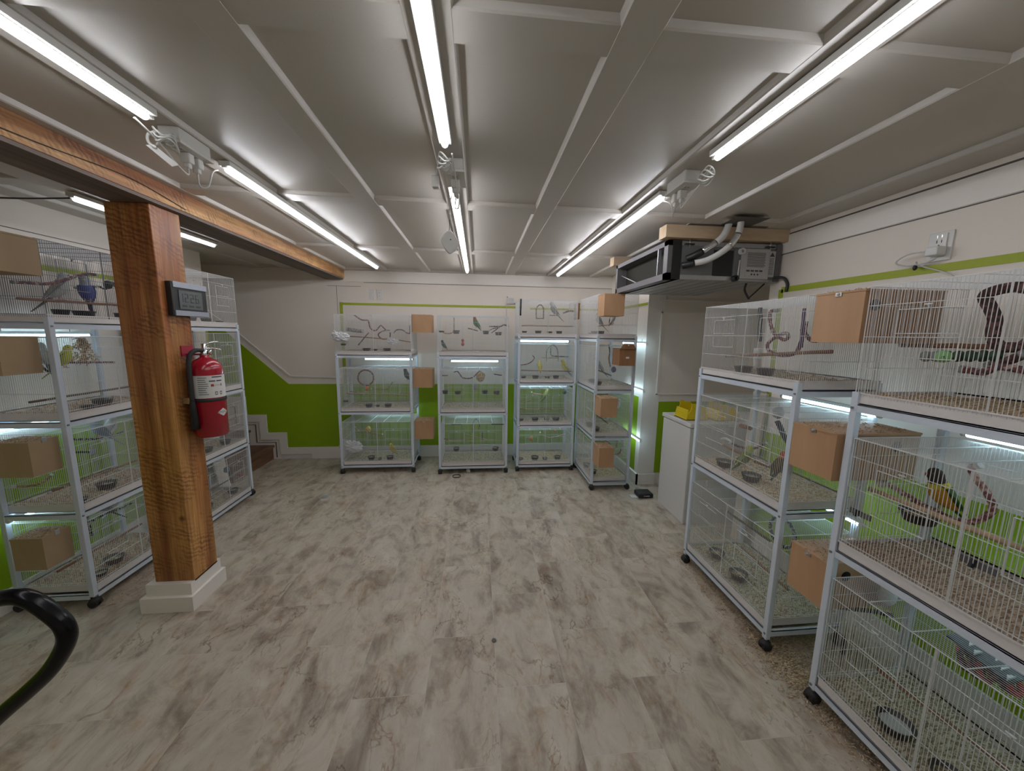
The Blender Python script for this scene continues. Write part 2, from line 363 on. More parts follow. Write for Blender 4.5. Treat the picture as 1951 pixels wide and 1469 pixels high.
ITEMS = [
    ('rope', 'LN', 0, [[-2.24, 2.0, 1.72], [-2.24, 2.053, 1.724], [-2.24, 2.14, 1.731], [-2.24, 2.222, 1.762], [-2.24, 2.312, 1.805], [-2.24, 2.387, 1.817]], 0.008, 'long wavy maroon rope perch', 'maroon'),
    ('perch', 'LN', 0, [[-2.27, 2.029, 1.645], [-2.27, 2.582, 1.654]], 0.007, 'straight red-brown stick perch', 'redwood'),
    ('bird', 'LN', 0, [[-2.27, 2.22, 1.657]], 1.35, 'larger pale grey budgie', 'grey:1.2'),
    ('bird', 'LN', 0, [[-2.27, 2.357, 1.654]], 1.35, 'deep blue budgie', 'blue:-0.9'),
    ('rope', 'LN', 0, [[-2.32, 2.355, 1.737], [-2.32, 2.386, 1.753], [-2.32, 2.434, 1.751], [-2.32, 2.482, 1.761], [-2.32, 2.525, 1.75], [-2.32, 2.566, 1.797], [-2.32, 2.588, 1.771]], 0.006, 'black bent rope perch', 'black'),
    ('toyblob', 'LN', 0, [[-2.32, 2.542, 1.777]], 0.022, 'black plastic ball toy', 'blackp'),
    ('rope', 'LN', 1, [[-2.24, 2.078, 1.321], [-2.24, 2.174, 1.316], [-2.24, 2.417, 1.299]], 0.006, 'straight dark striped rope perch', 'maroon'),
    ('perch', 'LN', 1, [[-2.17, 1.916, 1.144], [-2.17, 2.074, 1.146], [-2.17, 2.412, 1.147]], 0.006, 'long bare branch perch', 'bark'),
    ('straw', 'LN', 1, [[-2.29, 2.305, 1.377]], 0.085, 'shredded palm straw toy', 'straw'),
    ('bird', 'LN', 1, [[-2.22, 2.14, 1.292]], 1.1, 'yellow and green budgie', 'yellowgreen:0.4'),
    ('bird', 'LN', 1, [[-2.29, 2.117, 1.316]], 1.0, 'grey budgie half behind nest box', 'grey:2.6'),
    ('rope', 'LN', 1, [[-2.27, 2.083, 1.301], [-2.27, 2.1, 1.279], [-2.27, 2.132, 1.264]], 0.006, 'short black and white rope stub', 'black'),
    ('rope', 'LN', 2, [[-2.29, 2.176, 0.882], [-2.29, 2.255, 0.859], [-2.29, 2.341, 0.84], [-2.29, 2.474, 0.841]], 0.006, 'black and white rope perch', 'black'),
    ('bird', 'LN', 2, [[-2.29, 2.328, 0.847]], 1.2, 'blue-grey budgie sitting upright', 'bluegrey:-2.6'),
    ('bird', 'LN', 2, [[-2.29, 2.398, 0.841]], 1.2, 'white budgie with dark wing bars', 'white:1.6'),
    ('perch', 'LN', 2, [[-2.19, 2.086, 0.835], [-2.19, 2.182, 0.803]], 0.006, 'short black and white peg perch', 'blackp'),
    ('toyblob', 'LN', 2, [[-2.19, 2.176, 0.805]], 0.017, 'grey disc on a black peg', 'greyp'),
    ('perch', 'LN', 2, [[-2.16, 1.937, 0.679], [-2.16, 2.391, 0.677]], 0.006, 'brown dowel perch', 'redwood'),
    ('rope', 'LN', 2, [[-2.27, 1.887, 0.729], [-2.27, 1.931, 0.71], [-2.27, 1.969, 0.702], [-2.27, 2.006, 0.703], [-2.27, 2.04, 0.723]], 0.006, 'tan rope perch under the nest box', 'tanrope'),
    ('rope', 'LN', 3, [[-2.22, 2.109, 0.407], [-2.22, 2.162, 0.403], [-2.22, 2.232, 0.407], [-2.22, 2.305, 0.396], [-2.22, 2.385, 0.394]], 0.006, 'black rope perch', 'black'),
    ('bird', 'LN', 3, [[-2.22, 2.209, 0.414]], 1.1, 'dark grey barred budgie', 'darkgrey:-2.4'),
    ('bird', 'LN', 3, [[-2.22, 2.281, 0.405]], 1.1, 'white budgie with lilac belly', 'white:1.3'),
    ('perch', 'LN', 3, [[-2.16, 1.898, 0.258], [-2.16, 2.364, 0.262]], 0.006, 'brown dowel perch', 'redwood'),
    ('rope', 'LN', 3, [[-2.17, 2.08, 0.529], [-2.17, 2.083, 0.464], [-2.17, 2.083, 0.405], [-2.17, 2.088, 0.343]], 0.006, 'dangling black chew rope', 'black'),
    ('ring', 'LF', 3, [[-2.27, 3.054, 0.336]], 0.07, 'grey rope ring swing', 'greyrope'),
    ('perch', 'LF', 3, [[-2.17, 2.816, 0.217], [-2.17, 3.434, 0.208]], 0.005, 'thin pale perch', 'bark'),
    ('perch', 'LF', 2, [[-2.17, 2.874, 0.701], [-2.17, 3.47, 0.73]], 0.005, 'thin brown perch', 'redwood'),
    ('toyblob', 'LF', 3, [[-2.27, 3.324, 0.253]], 0.024, 'blue water cup', 'bluep'),
    ('toyblob', 'LF', 3, [[-2.19, 3.373, 0.182]], 0.022, 'red seed cup', 'redp'),
    ('perch', 'LF', 1, [[-2.17, 2.958, 1.218], [-2.17, 3.489, 1.228]], 0.005, 'thin pale perch', 'bark'),
    ('rope', 'B1', 0, [[-1.307, 4.0, 1.683], [-1.275, 4.0, 1.659], [-1.233, 4.0, 1.636], [-1.177, 4.0, 1.632], [-1.164, 4.0, 1.613], [-1.156, 4.0, 1.565], [-1.129, 4.0, 1.532], [-1.091, 4.0, 1.527], [-1.061, 4.0, 1.562], [-1.039, 4.0, 1.581], [-1.009, 4.0, 1.553], [-0.986, 4.0, 1.529]], 0.007, 'long zigzag maroon rope perch', 'maroon'),
    ('rope', 'B1', 0, [[-0.964, 4.05, 1.53], [-1.027, 4.05, 1.524], [-1.082, 4.05, 1.489], [-1.069, 4.05, 1.454], [-1.026, 4.05, 1.435], [-0.967, 4.05, 1.451], [-0.955, 4.05, 1.505]], 0.007, 'round rope loop', 'maroon'),
    ('rope', 'B1', 0, [[-0.905, 4.0, 1.506], [-0.875, 4.0, 1.535], [-0.817, 4.0, 1.536], [-0.765, 4.0, 1.503], [-0.736, 4.0, 1.508], [-0.734, 4.0, 1.572], [-0.719, 4.0, 1.606]], 0.007, 'arched rope perch at right end', 'maroon'),
    ('rope', 'B1', 0, [[-1.389, 4.0, 1.533], [-1.319, 4.0, 1.524], [-1.234, 4.0, 1.518]], 0.02, 'thick stubby grey rope perch', 'greyrope'),
    ('perch', 'B1', 0, [[-1.409, 4.02, 1.462], [-0.965, 4.02, 1.436]], 0.006, 'brown dowel perch', 'redwood'),
    ('perch', 'B1', 0, [[-1.154, 3.95, 1.502], [-1.267, 3.95, 1.371]], 0.006, 'slanting dark stick', 'bark'),
    ('perch', 'B1', 0, [[-0.917, 4.0, 1.437], [-0.714, 4.0, 1.405]], 0.006, 'short brown dowel at right end', 'redwood'),
    ('bag', 'B1', 0, [[-1.375, 3.77, 1.457]], 0.065, 'white crumpled plastic bag tied to the corner', 'whitebag'),
    ('bag', 'B1', 0, [[-0.913, 4.0, 1.407]], 0.05, 'small white crumpled bag', 'whitebag'),
    ('ring', 'B1', 1, [[-1.205, 3.95, 1.021]], 0.083, 'large mauve rope ring swing', 'maroon'),
    ('toyblob', 'B1', 1, [[-1.198, 3.95, 0.904]], 0.024, 'orange and green block toy', 'orangep'),
    ('bird', 'B1', 1, [[-0.779, 4.0, 0.988]], 1.2, 'dark teal lovebird at the right end', 'darkteal:2.8'),
    ('rope', 'B1', 1, [[-1.164, 4.0, 0.891], [-1.081, 4.0, 0.896], [-0.988, 4.0, 0.896], [-0.937, 4.0, 0.972]], 0.006, 'bent olive rope perch, white cap', 'tanrope'),
    ('perch', 'B1', 1, [[-1.447, 4.0, 0.841], [-0.739, 4.0, 0.824]], 0.006, 'long pale dowel perch', 'tan'),
    ('rope', 'B1', 1, [[-1.403, 4.0, 0.861], [-1.336, 4.0, 0.856], [-1.254, 4.0, 0.83]], 0.006, 'short rope perch by the left end', 'tanrope'),
    ('rope', 'B1', 2, [[-1.342, 3.95, 0.472], [-1.315, 3.95, 0.425], [-1.276, 3.95, 0.419], [-1.232, 3.95, 0.424], [-1.112, 3.95, 0.391], [-1.058, 3.95, 0.391]], 0.006, 'tan rope perch with white end cap', 'tanrope'),
    ('toyblob', 'B1', 2, [[-1.205, 3.95, 0.449]], 0.03, 'yellow corn cob toy', 'yellowp'),
    ('bag', 'B1', 2, [[-1.373, 3.9, 0.27]], 0.09, 'large white crumpled plastic bag', 'whitebag'),
    ('bird', 'B1', 2, [[-0.935, 3.9, 0.185]], 1.1, 'yellow canary on a bowl rim', 'yellow:-2.5'),
    ('rope', 'B2', 0, [[-0.39, 3.93, 1.528], [-0.354, 3.93, 1.506], [-0.299, 3.93, 1.506], [-0.262, 3.93, 1.53], [-0.257, 3.93, 1.585], [-0.256, 3.93, 1.676]], 0.005, 'curved pale rope perch', 'tanrope'),
    ('bird', 'B2', 0, [[-0.022, 3.93, 1.566]], 1.15, 'green lovebird with a red face', 'green:2.6'),
    ('perch', 'B2', 0, [[-0.11, 3.93, 1.564], [-0.004, 3.93, 1.538]], 0.006, 'short bark perch', 'bark'),
    ('rope', 'B2', 0, [[0.323, 3.93, 1.592], [0.281, 3.93, 1.605], [0.239, 3.93, 1.588], [0.182, 3.93, 1.587], [0.126, 3.93, 1.586]], 0.007, 'black frayed rope perch, upper strand', 'black'),
    ('rope', 'B2', 0, [[0.248, 3.93, 1.588], [0.211, 3.93, 1.574], [0.164, 3.93, 1.564], [0.127, 3.93, 1.545]], 0.005, 'black frayed rope perch, lower strand', 'black'),
    ('perch', 'B2', 0, [[0.229, 3.93, 1.579], [0.145, 3.93, 1.517]], 0.005, 'thin black stick slanting down', 'blackp'),
    ('toyblob', 'B2', 0, [[-0.162, 3.83, 1.432]], 0.015, 'upper red bead of the hanging toy', 'redp'),
    ('toyblob', 'B2', 0, [[-0.162, 3.83, 1.395]], 0.017, 'lower red bead of the hanging toy', 'redp'),
    ('bird', 'B2', 0, [[-0.361, 3.83, 1.348]], 0.8, 'small dark green bird on the floor', 'darkteal:3.0'),
    ('rope', 'B2', 1, [[-0.257, 3.93, 1.089], [-0.224, 3.93, 1.093], [-0.201, 3.93, 1.065], [-0.169, 3.93, 1.027], [-0.103, 3.93, 1.018], [-0.056, 3.93, 1.032], [-0.009, 3.93, 1.075], [0.015, 3.93, 1.099]], 0.007, 'sagging maroon rope perch', 'maroon'),
    ('toyblob', 'B2', 1, [[0.027, 3.93, 1.04]], 0.05, 'woven straw nest ball', 'straw'),
    ('perch', 'B2', 1, [[-0.402, 3.93, 1.048], [-0.327, 3.93, 1.05]], 0.005, 'thin short stick by the left end', 'bark'),
    ('perch', 'B2', 1, [[0.176, 3.93, 1.066], [0.263, 3.93, 1.052]], 0.006, 'short dark peg by the right end', 'blackp'),
    ('toyblob', 'B2', 1, [[-0.028, 3.93, 0.922]], 0.03, 'grey mineral block', 'greyp'),
    ('rope', 'B2', 2, [[-0.062, 3.93, 0.402], [-0.062, 3.93, 0.486], [-0.042, 3.93, 0.541], [-0.023, 3.93, 0.555], [0.006, 3.93, 0.53], [0.015, 3.93, 0.485], [0.011, 3.93, 0.436]], 0.006, 'arched rope swing', 'greyrope'),
    ('perch', 'B2', 2, [[0.151, 3.93, 0.499], [0.317, 3.93, 0.492]], 0.007, 'dark bark perch by the right end', 'blackp'),
    ('perch', 'B2', 2, [[-0.296, 3.93, 0.501], [-0.181, 3.93, 0.505]], 0.007, 'dark bark perch by the left end', 'blackp'),
    ('perch', 'B2', 2, [[0.049, 3.93, 0.42], [0.05, 3.93, 0.31]], 0.005, 'upright black stick', 'blackp'),
    ('perch', 'B2', 2, [[-0.139, 3.93, 0.378], [0.098, 3.93, 0.319]], 0.006, 'pale branch across the middle', 'tan'),
    ('perch', 'B2', 2, [[-0.378, 3.88, 0.351], [-0.071, 3.88, 0.317]], 0.005, 'thin brown dowel', 'redwood'),
    ('rope', 'B3', 0, [[0.631, 3.91, 1.68], [0.629, 3.91, 1.779], [0.648, 3.91, 1.814], [0.67, 3.91, 1.826], [0.695, 3.91, 1.811], [0.708, 3.91, 1.773], [0.71, 3.91, 1.681]], 0.006, 'arched dark rope swing', 'greyrope'),
    ('perch', 'B3', 0, [[0.624, 3.91, 1.681], [0.714, 3.91, 1.681]], 0.005, 'crossbar of the arched swing', 'redwood'),
    ('bird', 'B3', 0, [[0.83, 3.94, 1.72]], 1.35, 'grey budgie with long dark tail', 'greyb:2.7'),
    ('perch', 'B3', 0, [[0.783, 3.94, 1.715], [0.887, 3.94, 1.717]], 0.007, 'short grey platform perch', 'greyp'),
    ('perch', 'B3', 0, [[0.478, 3.96, 1.602], [1.065, 3.96, 1.603]], 0.006, 'brown dowel perch', 'redwood'),
    ('rope', 'B3', 0, [[0.946, 3.96, 1.75], [1.01, 3.96, 1.771], [1.075, 3.96, 1.768]], 0.01, 'short thick pink rope perch', 'maroon'),
    ('perch', 'B3', 0, [[0.442, 3.76, 1.87], [0.439, 3.76, 1.699]], 0.009, 'upright black foam sleeve on the left corner', 'blackp'),
    ('rope', 'B3', 1, [[0.759, 3.91, 1.221], [0.756, 3.91, 1.324], [0.786, 3.91, 1.38], [0.818, 3.91, 1.396], [0.859, 3.91, 1.373], [0.881, 3.91, 1.317], [0.888, 3.91, 1.222]], 0.005, 'arched dark rope swing', 'greyrope'),
    ('perch', 'B3', 1, [[0.702, 3.91, 1.253], [0.891, 3.91, 1.253]], 0.005, 'crossbar of the arched swing', 'tan'),
    ('rope', 'B3', 1, [[0.802, 3.91, 1.388], [0.805, 3.91, 1.285], [0.886, 3.91, 1.27], [1.0, 3.91, 1.267]], 0.006, 'bent black rope perch', 'black'),
    ('rope', 'B3', 1, [[0.472, 3.91, 1.172], [0.543, 3.91, 1.184], [0.598, 3.91, 1.216], [0.618, 3.91, 1.252], [0.601, 3.91, 1.276]], 0.006, 'curled mauve rope perch', 'maroon'),
    ('perch', 'B3', 1, [[0.469, 3.88, 1.116], [1.063, 3.88, 1.106]], 0.006, 'long brown dowel perch', 'redwood'),
    ('bird', 'B3', 1, [[0.676, 3.88, 1.116]], 1.0, 'round yellow lovebird from behind', 'yellow:1.6'),
    ('bird', 'B3', 1, [[0.953, 3.88, 1.11]], 1.2, 'yellow and black long-tailed budgie', 'yellowblack:2.6'),
    ('rope', 'B3', 2, [[0.468, 3.96, 0.76], [0.559, 3.96, 0.751], [0.615, 3.96, 0.784], [0.622, 3.96, 0.842], [0.606, 3.96, 0.858]], 0.006, 'curled green rope perch', 'tanrope'),
    ('perch', 'B3', 2, [[0.622, 3.96, 0.846], [0.68, 3.96, 0.843], [0.812, 3.96, 0.817]], 0.006, 'pinkish branch', 'tan'),
    ('bird', 'B3', 2, [[0.764, 3.96, 0.775]], 1.1, 'olive lovebird leaning forward', 'olive:0.4'),
    ('perch', 'B3', 2, [[0.698, 3.96, 0.771], [0.83, 3.96, 0.775]], 0.005, 'wire perch under the olive bird', 'greyp'),
    ('toyblob', 'B3', 2, [[0.986, 3.96, 0.858]], 0.022, 'dark green hanging toy', 'darkgreenp'),
    ('perch', 'B3', 2, [[0.47, 3.96, 0.667], [1.001, 3.96, 0.661]], 0.006, 'brown dowel perch', 'redwood'),
    ('rope', 'B3', 3, [[0.707, 3.91, 0.399], [0.732, 3.91, 0.369], [0.783, 3.91, 0.343], [0.85, 3.91, 0.336], [0.916, 3.91, 0.35], [0.99, 3.91, 0.375]], 0.006, 'sagging yellow rope, white cap', 'tanrope'),
    ('toyblob', 'B3', 3, [[0.601, 3.91, 0.329]], 0.02, 'red and yellow bead toy', 'orangep'),
    ('toyblob', 'B3', 3, [[0.874, 3.91, 0.422]], 0.013, 'small orange bead toy', 'orangep'),
    ('bird', 'B4', 0, [[1.196, 3.5, 1.602]], 1.1, 'grey budgie with a dark tail', 'greyb:2.8'),
    ('bird', 'B4', 0, [[1.296, 3.4, 1.622]], 1.0, 'black and white finch', 'blackwhite:0.6'),
    ('perch', 'B4', 0, [[1.182, 3.5, 1.595], [1.335, 3.5, 1.615]], 0.006, 'pink mineral perch', 'pinkp'),
    ('bird', 'B4', 1, [[1.21, 3.5, 1.16]], 1.2, 'grey barred budgie', 'greyb:2.5'),
    ('perch', 'B4', 1, [[1.163, 3.45, 1.172], [1.329, 3.45, 1.108]], 0.007, 'green rope perch', 'darkgreenp'),
    ('rope', 'B4', 1, [[1.279, 3.42, 1.408], [1.29, 3.42, 1.345], [1.286, 3.42, 1.275], [1.305, 3.42, 1.204]], 0.007, 'dangling green and red rope toy', 'maroon'),
    ('toyblob', 'B4', 1, [[1.331, 3.4, 1.174]], 0.025, 'purple hanging ball', 'purplep'),
    ('bird', 'B4', 2, [[1.388, 3.4, 0.764]], 1.1, 'white canary beside the nest box', 'white:-1.2'),
    ('perch', 'B4', 2, [[1.161, 3.4, 0.732], [1.302, 3.4, 0.629]], 0.006, 'dark green dowel perch', 'darkgreenp'),
    ('rope', 'B4', 3, [[1.409, 3.45, 0.292], [1.461, 3.45, 0.3], [1.492, 3.45, 0.37], [1.496, 3.45, 0.449]], 0.01, 'curved maroon rope perch', 'maroon'),
    ('rope', 'B4', 3, [[1.226, 3.4, 0.451], [1.25, 3.4, 0.472], [1.277, 3.4, 0.459], [1.339, 3.4, 0.415]], 0.006, 'short dark rope perch', 'black'),
    ('rope', 'B4', 3, [[1.423, 3.45, 0.345], [1.435, 3.45, 0.441], [1.469, 3.45, 0.458]], 0.006, 'thin tan rope loop', 'tanrope'),
    ('perch', 'R2', 0, [[1.577, 2.142, 1.385], [1.577, 1.462, 1.445]], 0.009, 'long brown dowel perch', 'redwood'),
    ('rope', 'R2', 0, [[1.577, 1.793, 1.646], [1.577, 1.829, 1.643], [1.577, 1.828, 1.593], [1.577, 1.802, 1.542], [1.577, 1.774, 1.517], [1.577, 1.717, 1.527], [1.577, 1.7, 1.508], [1.577, 1.723, 1.493], [1.577, 1.773, 1.507], [1.577, 1.824, 1.471], [1.577, 1.819, 1.44], [1.577, 1.785, 1.422], [1.577, 1.712, 1.413], [1.577, 1.647, 1.429], [1.577, 1.627, 1.471], [1.577, 1.614, 1.522], [1.577, 1.611, 1.576]], 0.009, 'long looping striped rope perch', 'maroon'),
    ('rope', 'R2', 0, [[1.577, 1.621, 1.54], [1.577, 1.58, 1.499], [1.577, 1.545, 1.491], [1.577, 1.525, 1.513]], 0.009, 'short striped rope behind nest box', 'maroon'),
    ('perch', 'R2', 0, [[1.677, 2.026, 1.685], [1.677, 2.004, 1.479]], 0.012, 'upright dark bark stick', 'blackp'),
    ('perch', 'R2', 0, [[1.677, 2.013, 1.439], [1.677, 2.004, 1.326]], 0.02, 'white mineral block column', 'whitep'),
    ('perch', 'R2', 0, [[1.527, 1.575, 1.641], [1.527, 1.569, 1.459]], 0.008, 'upright purple plastic tube', 'purplep'),
    ('rope', 'R2', 1, [[1.577, 2.024, 0.85], [1.577, 1.955, 0.847], [1.577, 1.863, 0.865], [1.577, 1.813, 0.888], [1.577, 1.783, 0.913], [1.577, 1.762, 0.927]], 0.007, 'sagging striped rope perch', 'maroon'),
    ('perch', 'R2', 1, [[1.577, 1.961, 0.978], [1.577, 1.879, 0.978]], 0.012, 'short brown bark peg', 'redwood'),
    ('perch', 'R2', 1, [[1.497, 1.986, 0.848], [1.497, 1.766, 0.843]], 0.008, 'brown dowel beside the green bird', 'redwood'),
    ('perch', 'R2', 1, [[1.577, 1.818, 0.802], [1.577, 1.629, 0.817]], 0.009, 'brown dowel perch near the floor', 'redwood'),
    ('bird', 'R2', 1, [[1.497, 1.8, 0.785]], 1.1, 'olive lovebird with yellow head', 'olive:-0.3'),
    ('bird', 'R2', 1, [[1.577, 1.655, 0.793]], 1.1, 'dark lovebird with orange-red head', 'redhead:0.3'),
    ('rope', 'R2', 1, [[1.577, 1.704, 1.065], [1.577, 1.68, 1.037], [1.577, 1.655, 1.002], [1.577, 1.623, 0.974]], 0.013, 'black hanging chew rope', 'blackp'),
    ('toyblob', 'R2', 1, [[1.577, 1.705, 1.112]], 0.028, 'grey shredded paper toy', 'greyp'),
    ('rope', 'R2', 1, [[1.527, 2.045, 0.87], [1.527, 2.003, 0.882], [1.527, 1.961, 0.875], [1.527, 1.978, 0.855]], 0.007, 'white plastic perch hook', 'whitep'),
    ('ring', 'R2', 2, [[1.577, 1.594, 0.504]], 0.075, 'black and white rope ring swing', 'black'),
    ('rope', 'R2', 2, [[1.577, 1.514, 0.495], [1.577, 1.478, 0.511], [1.577, 1.463, 0.491]], 0.008, 'short white rope', 'whitep'),
    ('perch', 'R2', 2, [[1.477, 1.874, 0.476], [1.477, 1.838, 0.494], [1.477, 1.553, 0.482]], 0.007, 'thin brown dowel perch', 'bark'),
    ('perch', 'R2', 2, [[1.577, 1.849, 0.251], [1.577, 1.517, 0.229]], 0.007, 'long brown dowel low above the bedding', 'redwood'),
    ('rope', 'RN', 0, [[1.597, 0.885, 1.615], [1.597, 0.907, 1.646], [1.597, 0.934, 1.657], [1.597, 0.954, 1.662], [1.597, 0.992, 1.656], [1.597, 1.013, 1.641], [1.597, 0.995, 1.603], [1.597, 0.98, 1.568], [1.597, 0.979, 1.533], [1.597, 0.973, 1.505], [1.597, 0.958, 1.485], [1.597, 0.934, 1.483], [1.597, 0.912, 1.487], [1.597, 0.896, 1.506], [1.597, 0.881, 1.538]], 0.016, 'big dark maroon fleece rope ring', 'darkmaroon'),
    ('rope', 'RN', 0, [[1.557, 1.004, 1.409], [1.557, 0.973, 1.406], [1.557, 0.953, 1.408], [1.557, 0.925, 1.425], [1.557, 0.877, 1.419], [1.557, 0.842, 1.409]], 0.011, 'thick red and brown rope perch', 'maroon'),
    ('rope', 'RN', 0, [[1.577, 0.957, 1.425], [1.577, 0.928, 1.439], [1.577, 0.895, 1.463]], 0.013, 'dark mauve rope crossing upward', 'darkmaroon'),
    ('cuke', 'RN', 0, [[1.577, 1.136, 1.443], [1.577, 0.936, 1.457]], 0.019, 'string of dark green wooden beads', 'darkgreenp'),
    ('disc', 'RN', 0, [[1.477, 1.006, 1.45]], 0.019, 'light green plastic disc cup', 'greenp'),
    ('perch', 'RN', 0, [[1.677, 1.283, 1.481], [1.677, 0.955, 1.483]], 0.009, 'long brown dowel along the back', 'redwood'),
    ('perch', 'RN', 1, [[1.497, 1.168, 0.933], [1.497, 0.975, 0.941], [1.497, 0.773, 0.932]], 0.01, 'long thick pale wooden dowel perch', 'tan'),
    ('rope', 'RN', 1, [[1.627, 1.208, 0.933], [1.627, 1.121, 0.908], [1.627, 1.06, 0.897], [1.627, 1.005, 0.892], [1.627, 0.957, 0.909], [1.627, 0.926, 0.949], [1.627, 0.92, 0.983], [1.627, 0.942, 1.022], [1.627, 0.964, 1.048], [1.627, 0.985, 1.081], [1.627, 0.971, 1.097]], 0.01, 'long pink rope perch bent upward', 'pinkrope'),
    ('toyblob', 'RN', 1, [[1.627, 1.229, 0.93]], 0.019, 'white rope end cap', 'whitep'),
    ('bird', 'RN', 1, [[1.627, 1.043, 0.906]], 1.35, 'yellow-orange lovebird with black mask', 'love:2.5'),
    ('rope', 'RN', 2, [[1.627, 1.349, 0.276], [1.627, 1.268, 0.329], [1.627, 1.182, 0.389], [1.627, 1.121, 0.422]], 0.009, 'dark branch under the white bird', 'blackp'),
    ('bird', 'RN', 2, [[1.627, 1.147, 0.431]], 1.25, 'white lovebird on a dark branch', 'white:-2.6'),
    ('hut', 'RN', 2, [[1.647, 0.87, 0.462]], 0.055, 'red and black rope hut with patterned roof', 'darkmaroon'),
    ('perch', 'RN', 2, [[1.527, 1.069, 0.248], [1.527, 0.726, 0.274]], 0.007, 'long brown dowel just above the bedding', 'redwood'),
    ('rope', 'RN', 2, [[1.677, 1.349, 0.135], [1.677, 1.31, 0.135], [1.677, 1.297, 0.09], [1.677, 1.312, 0.061]], 0.008, 'black knotted chew toy', 'blackp'),
]

# ------------------------------------------------------------ room shell
b = MB(); b.box((-4.0,-1.7,-0.1), (3.0,4.45,0.0), 'floor'); struct(b.build('floor'))
b = MB(); b.box((-4.0,-1.7,2.215), (3.0,4.45,2.32), 'ceil')
CZ = 2.195
for x0, x1 in ((-2.50,-2.36), (-2.15,-1.98), (-1.72,-1.465), (-1.145,-1.02), (-0.645,-0.545), (-0.17,-0.055), (0.32,0.425), (0.82,0.965), (1.335,1.435), (1.83,2.0)):
    b.poly([(x0-0.005,-1.7,2.2149), (x0,-1.7,CZ+0.004), (x0+0.004,-1.7,CZ), (x1-0.004,-1.7,CZ), (x1,-1.7,CZ+0.004), (x1+0.005,-1.7,2.2149)], (0,1,0), 6.03, 'ceil')
for y in (-1.3,-0.25,0.885,2.07,3.21,4.29):
    s = 0.03 if y > 0.9 else 0.0
    k = len(b.v); X0, X1 = -2.5, 2.0
    wd = 0.10 if y < 4 else 0.06
    b.poly([(X0,y+s*X0+q,CZ+0.001+z) for q, z in ((-0.005,0.0189),(0,0.004),(0.004,0),(wd-0.004,0),(wd,0.004),(wd+0.005,0.0189))], (X1-X0,s*(X1-X0),0), 1.0, 'ceil')
b.box((1.50,2.05,2.1935), (1.70,2.22,2.1955), 'groove'); b.box((1.30,2.205,2.1935), (1.62,2.234,2.1955), 'groove'); b.box((1.66,2.205,2.1935), (1.82,2.234,2.1955), 'groove')
struct(b.build('ceiling'))
# back wall (stair side to right corner)
b = MB(); Y = 4.33
b.box((-4.0,Y,0), (1.62,Y+0.1,2.32), 'wall')
b.poly([(-2.66,Y-0.002,1.345), (-2.19,Y-0.002,0.90), (1.62,Y-0.002,0.90), (1.62,Y-0.002,0.14), (-2.25,Y-0.002,0.14), (-2.25,Y-0.002,0.323),
        (-2.46,Y-0.002,0.323), (-2.46,Y-0.002,0.538), (-2.67,Y-0.002,0.538), (-2.67,Y-0.002,0.753), (-2.88,Y-0.002,0.753), (-2.88,Y-0.002,0.97),
        (-3.09,Y-0.002,0.97), (-3.09,Y-0.002,1.18), (-3.3,Y-0.002,1.18), (-3.3,Y-0.002,1.95)], (0,1,0), 0.004, 'green')
b.box((-1.545,Y-0.003,1.812), (0.50,Y,1.838), 'tape'); b.box((0.62,Y-0.003,1.802), (1.62,Y,1.826), 'tape')
b.box((-1.575,Y-0.003,0.90), (-1.54,Y,1.842), 'tape')
b.box((-1.30,Y-0.002,2.066), (1.62,Y,2.070), 'groove'); b.box((-1.56,Y-0.006,2.072), (1.62,Y,2.195), 'trimw')
b.box((-1.70,Y-0.002,2.020), (-1.33,Y,2.023), 'groove'); b.box((-1.60,Y-0.002,1.70), (-1.597,Y,2.02), 'groove'); b.box((-1.60,Y-0.002,1.70), (-1.45,Y,1.703), 'groove')
struct(b.build('wall_back'))
b = MB()   # slanted stair moulding
b.poly([(-2.75,Y-0.014,1.545), (-2.163,Y-0.014,1.0), (-1.60,Y-0.014,0.985), (-1.60,Y-0.014,0.970), (-2.168,Y-0.014,0.985), (-2.75,Y-0.014,1.53)], (0,1,0), 0.014, 'trimw')
b.poly([(-3.6,Y-0.014,2.18), (-2.75,Y-0.014,1.545), (-2.75,Y-0.014,1.53), (-3.6,Y-0.014,2.165)], (0,1,0), 0.014, 'trimw')
struct(b.build('trim_1'))
b = MB()   # stepped skirting up the stairs
st = [(-1.98,0.14),(-2.25,0.14),(-2.25,0.323),(-2.46,0.323),(-2.46,0.538),(-2.67,0.538),(-2.67,0.753),(-2.88,0.753),(-2.88,0.97),(-3.09,0.97),(-3.09,1.18)]
inn = [(-3.175,1.18),(-3.175,0.885),(-2.965,0.885),(-2.965,0.668),(-2.755,0.668),(-2.755,0.453),(-2.545,0.453),(-2.545,0.238),(-2.335,0.238),(-2.335,0.055),(-1.98,0.055)]
b.poly([(x,Y-0.012,z) for x, z in st+inn], (0,1,0), 0.012, 'trimw')
inn2 = [(x-0.045,z-0.035) for x, z in inn[1:-1]]
for (xa, za), (xb, zb) in zip(inn2[:-1], inn2[1:]):
    b.box((xa-0.004,Y-0.006,min(za,zb)-0.002), (xb+0.004,Y,max(za,zb)+0.002), 'groove')
for (xa, za), (xb, zb) in zip(inn[:-2], inn[1:-1]):
    b.box((xa-0.004,Y-0.004,min(za,zb)-0.003), (xb+0.003,Y,max(za,zb)+0.002), 'groove')
b.box((-2.33,Y-0.006,0.0), (-1.98,Y,0.048), 'tray')
struct(b.build('trim_2'))
b = MB(); b.box((-1.98,Y-0.016,0), (1.62,Y,0.14), 'trimw'); struct(b.build('baseboard_back'))
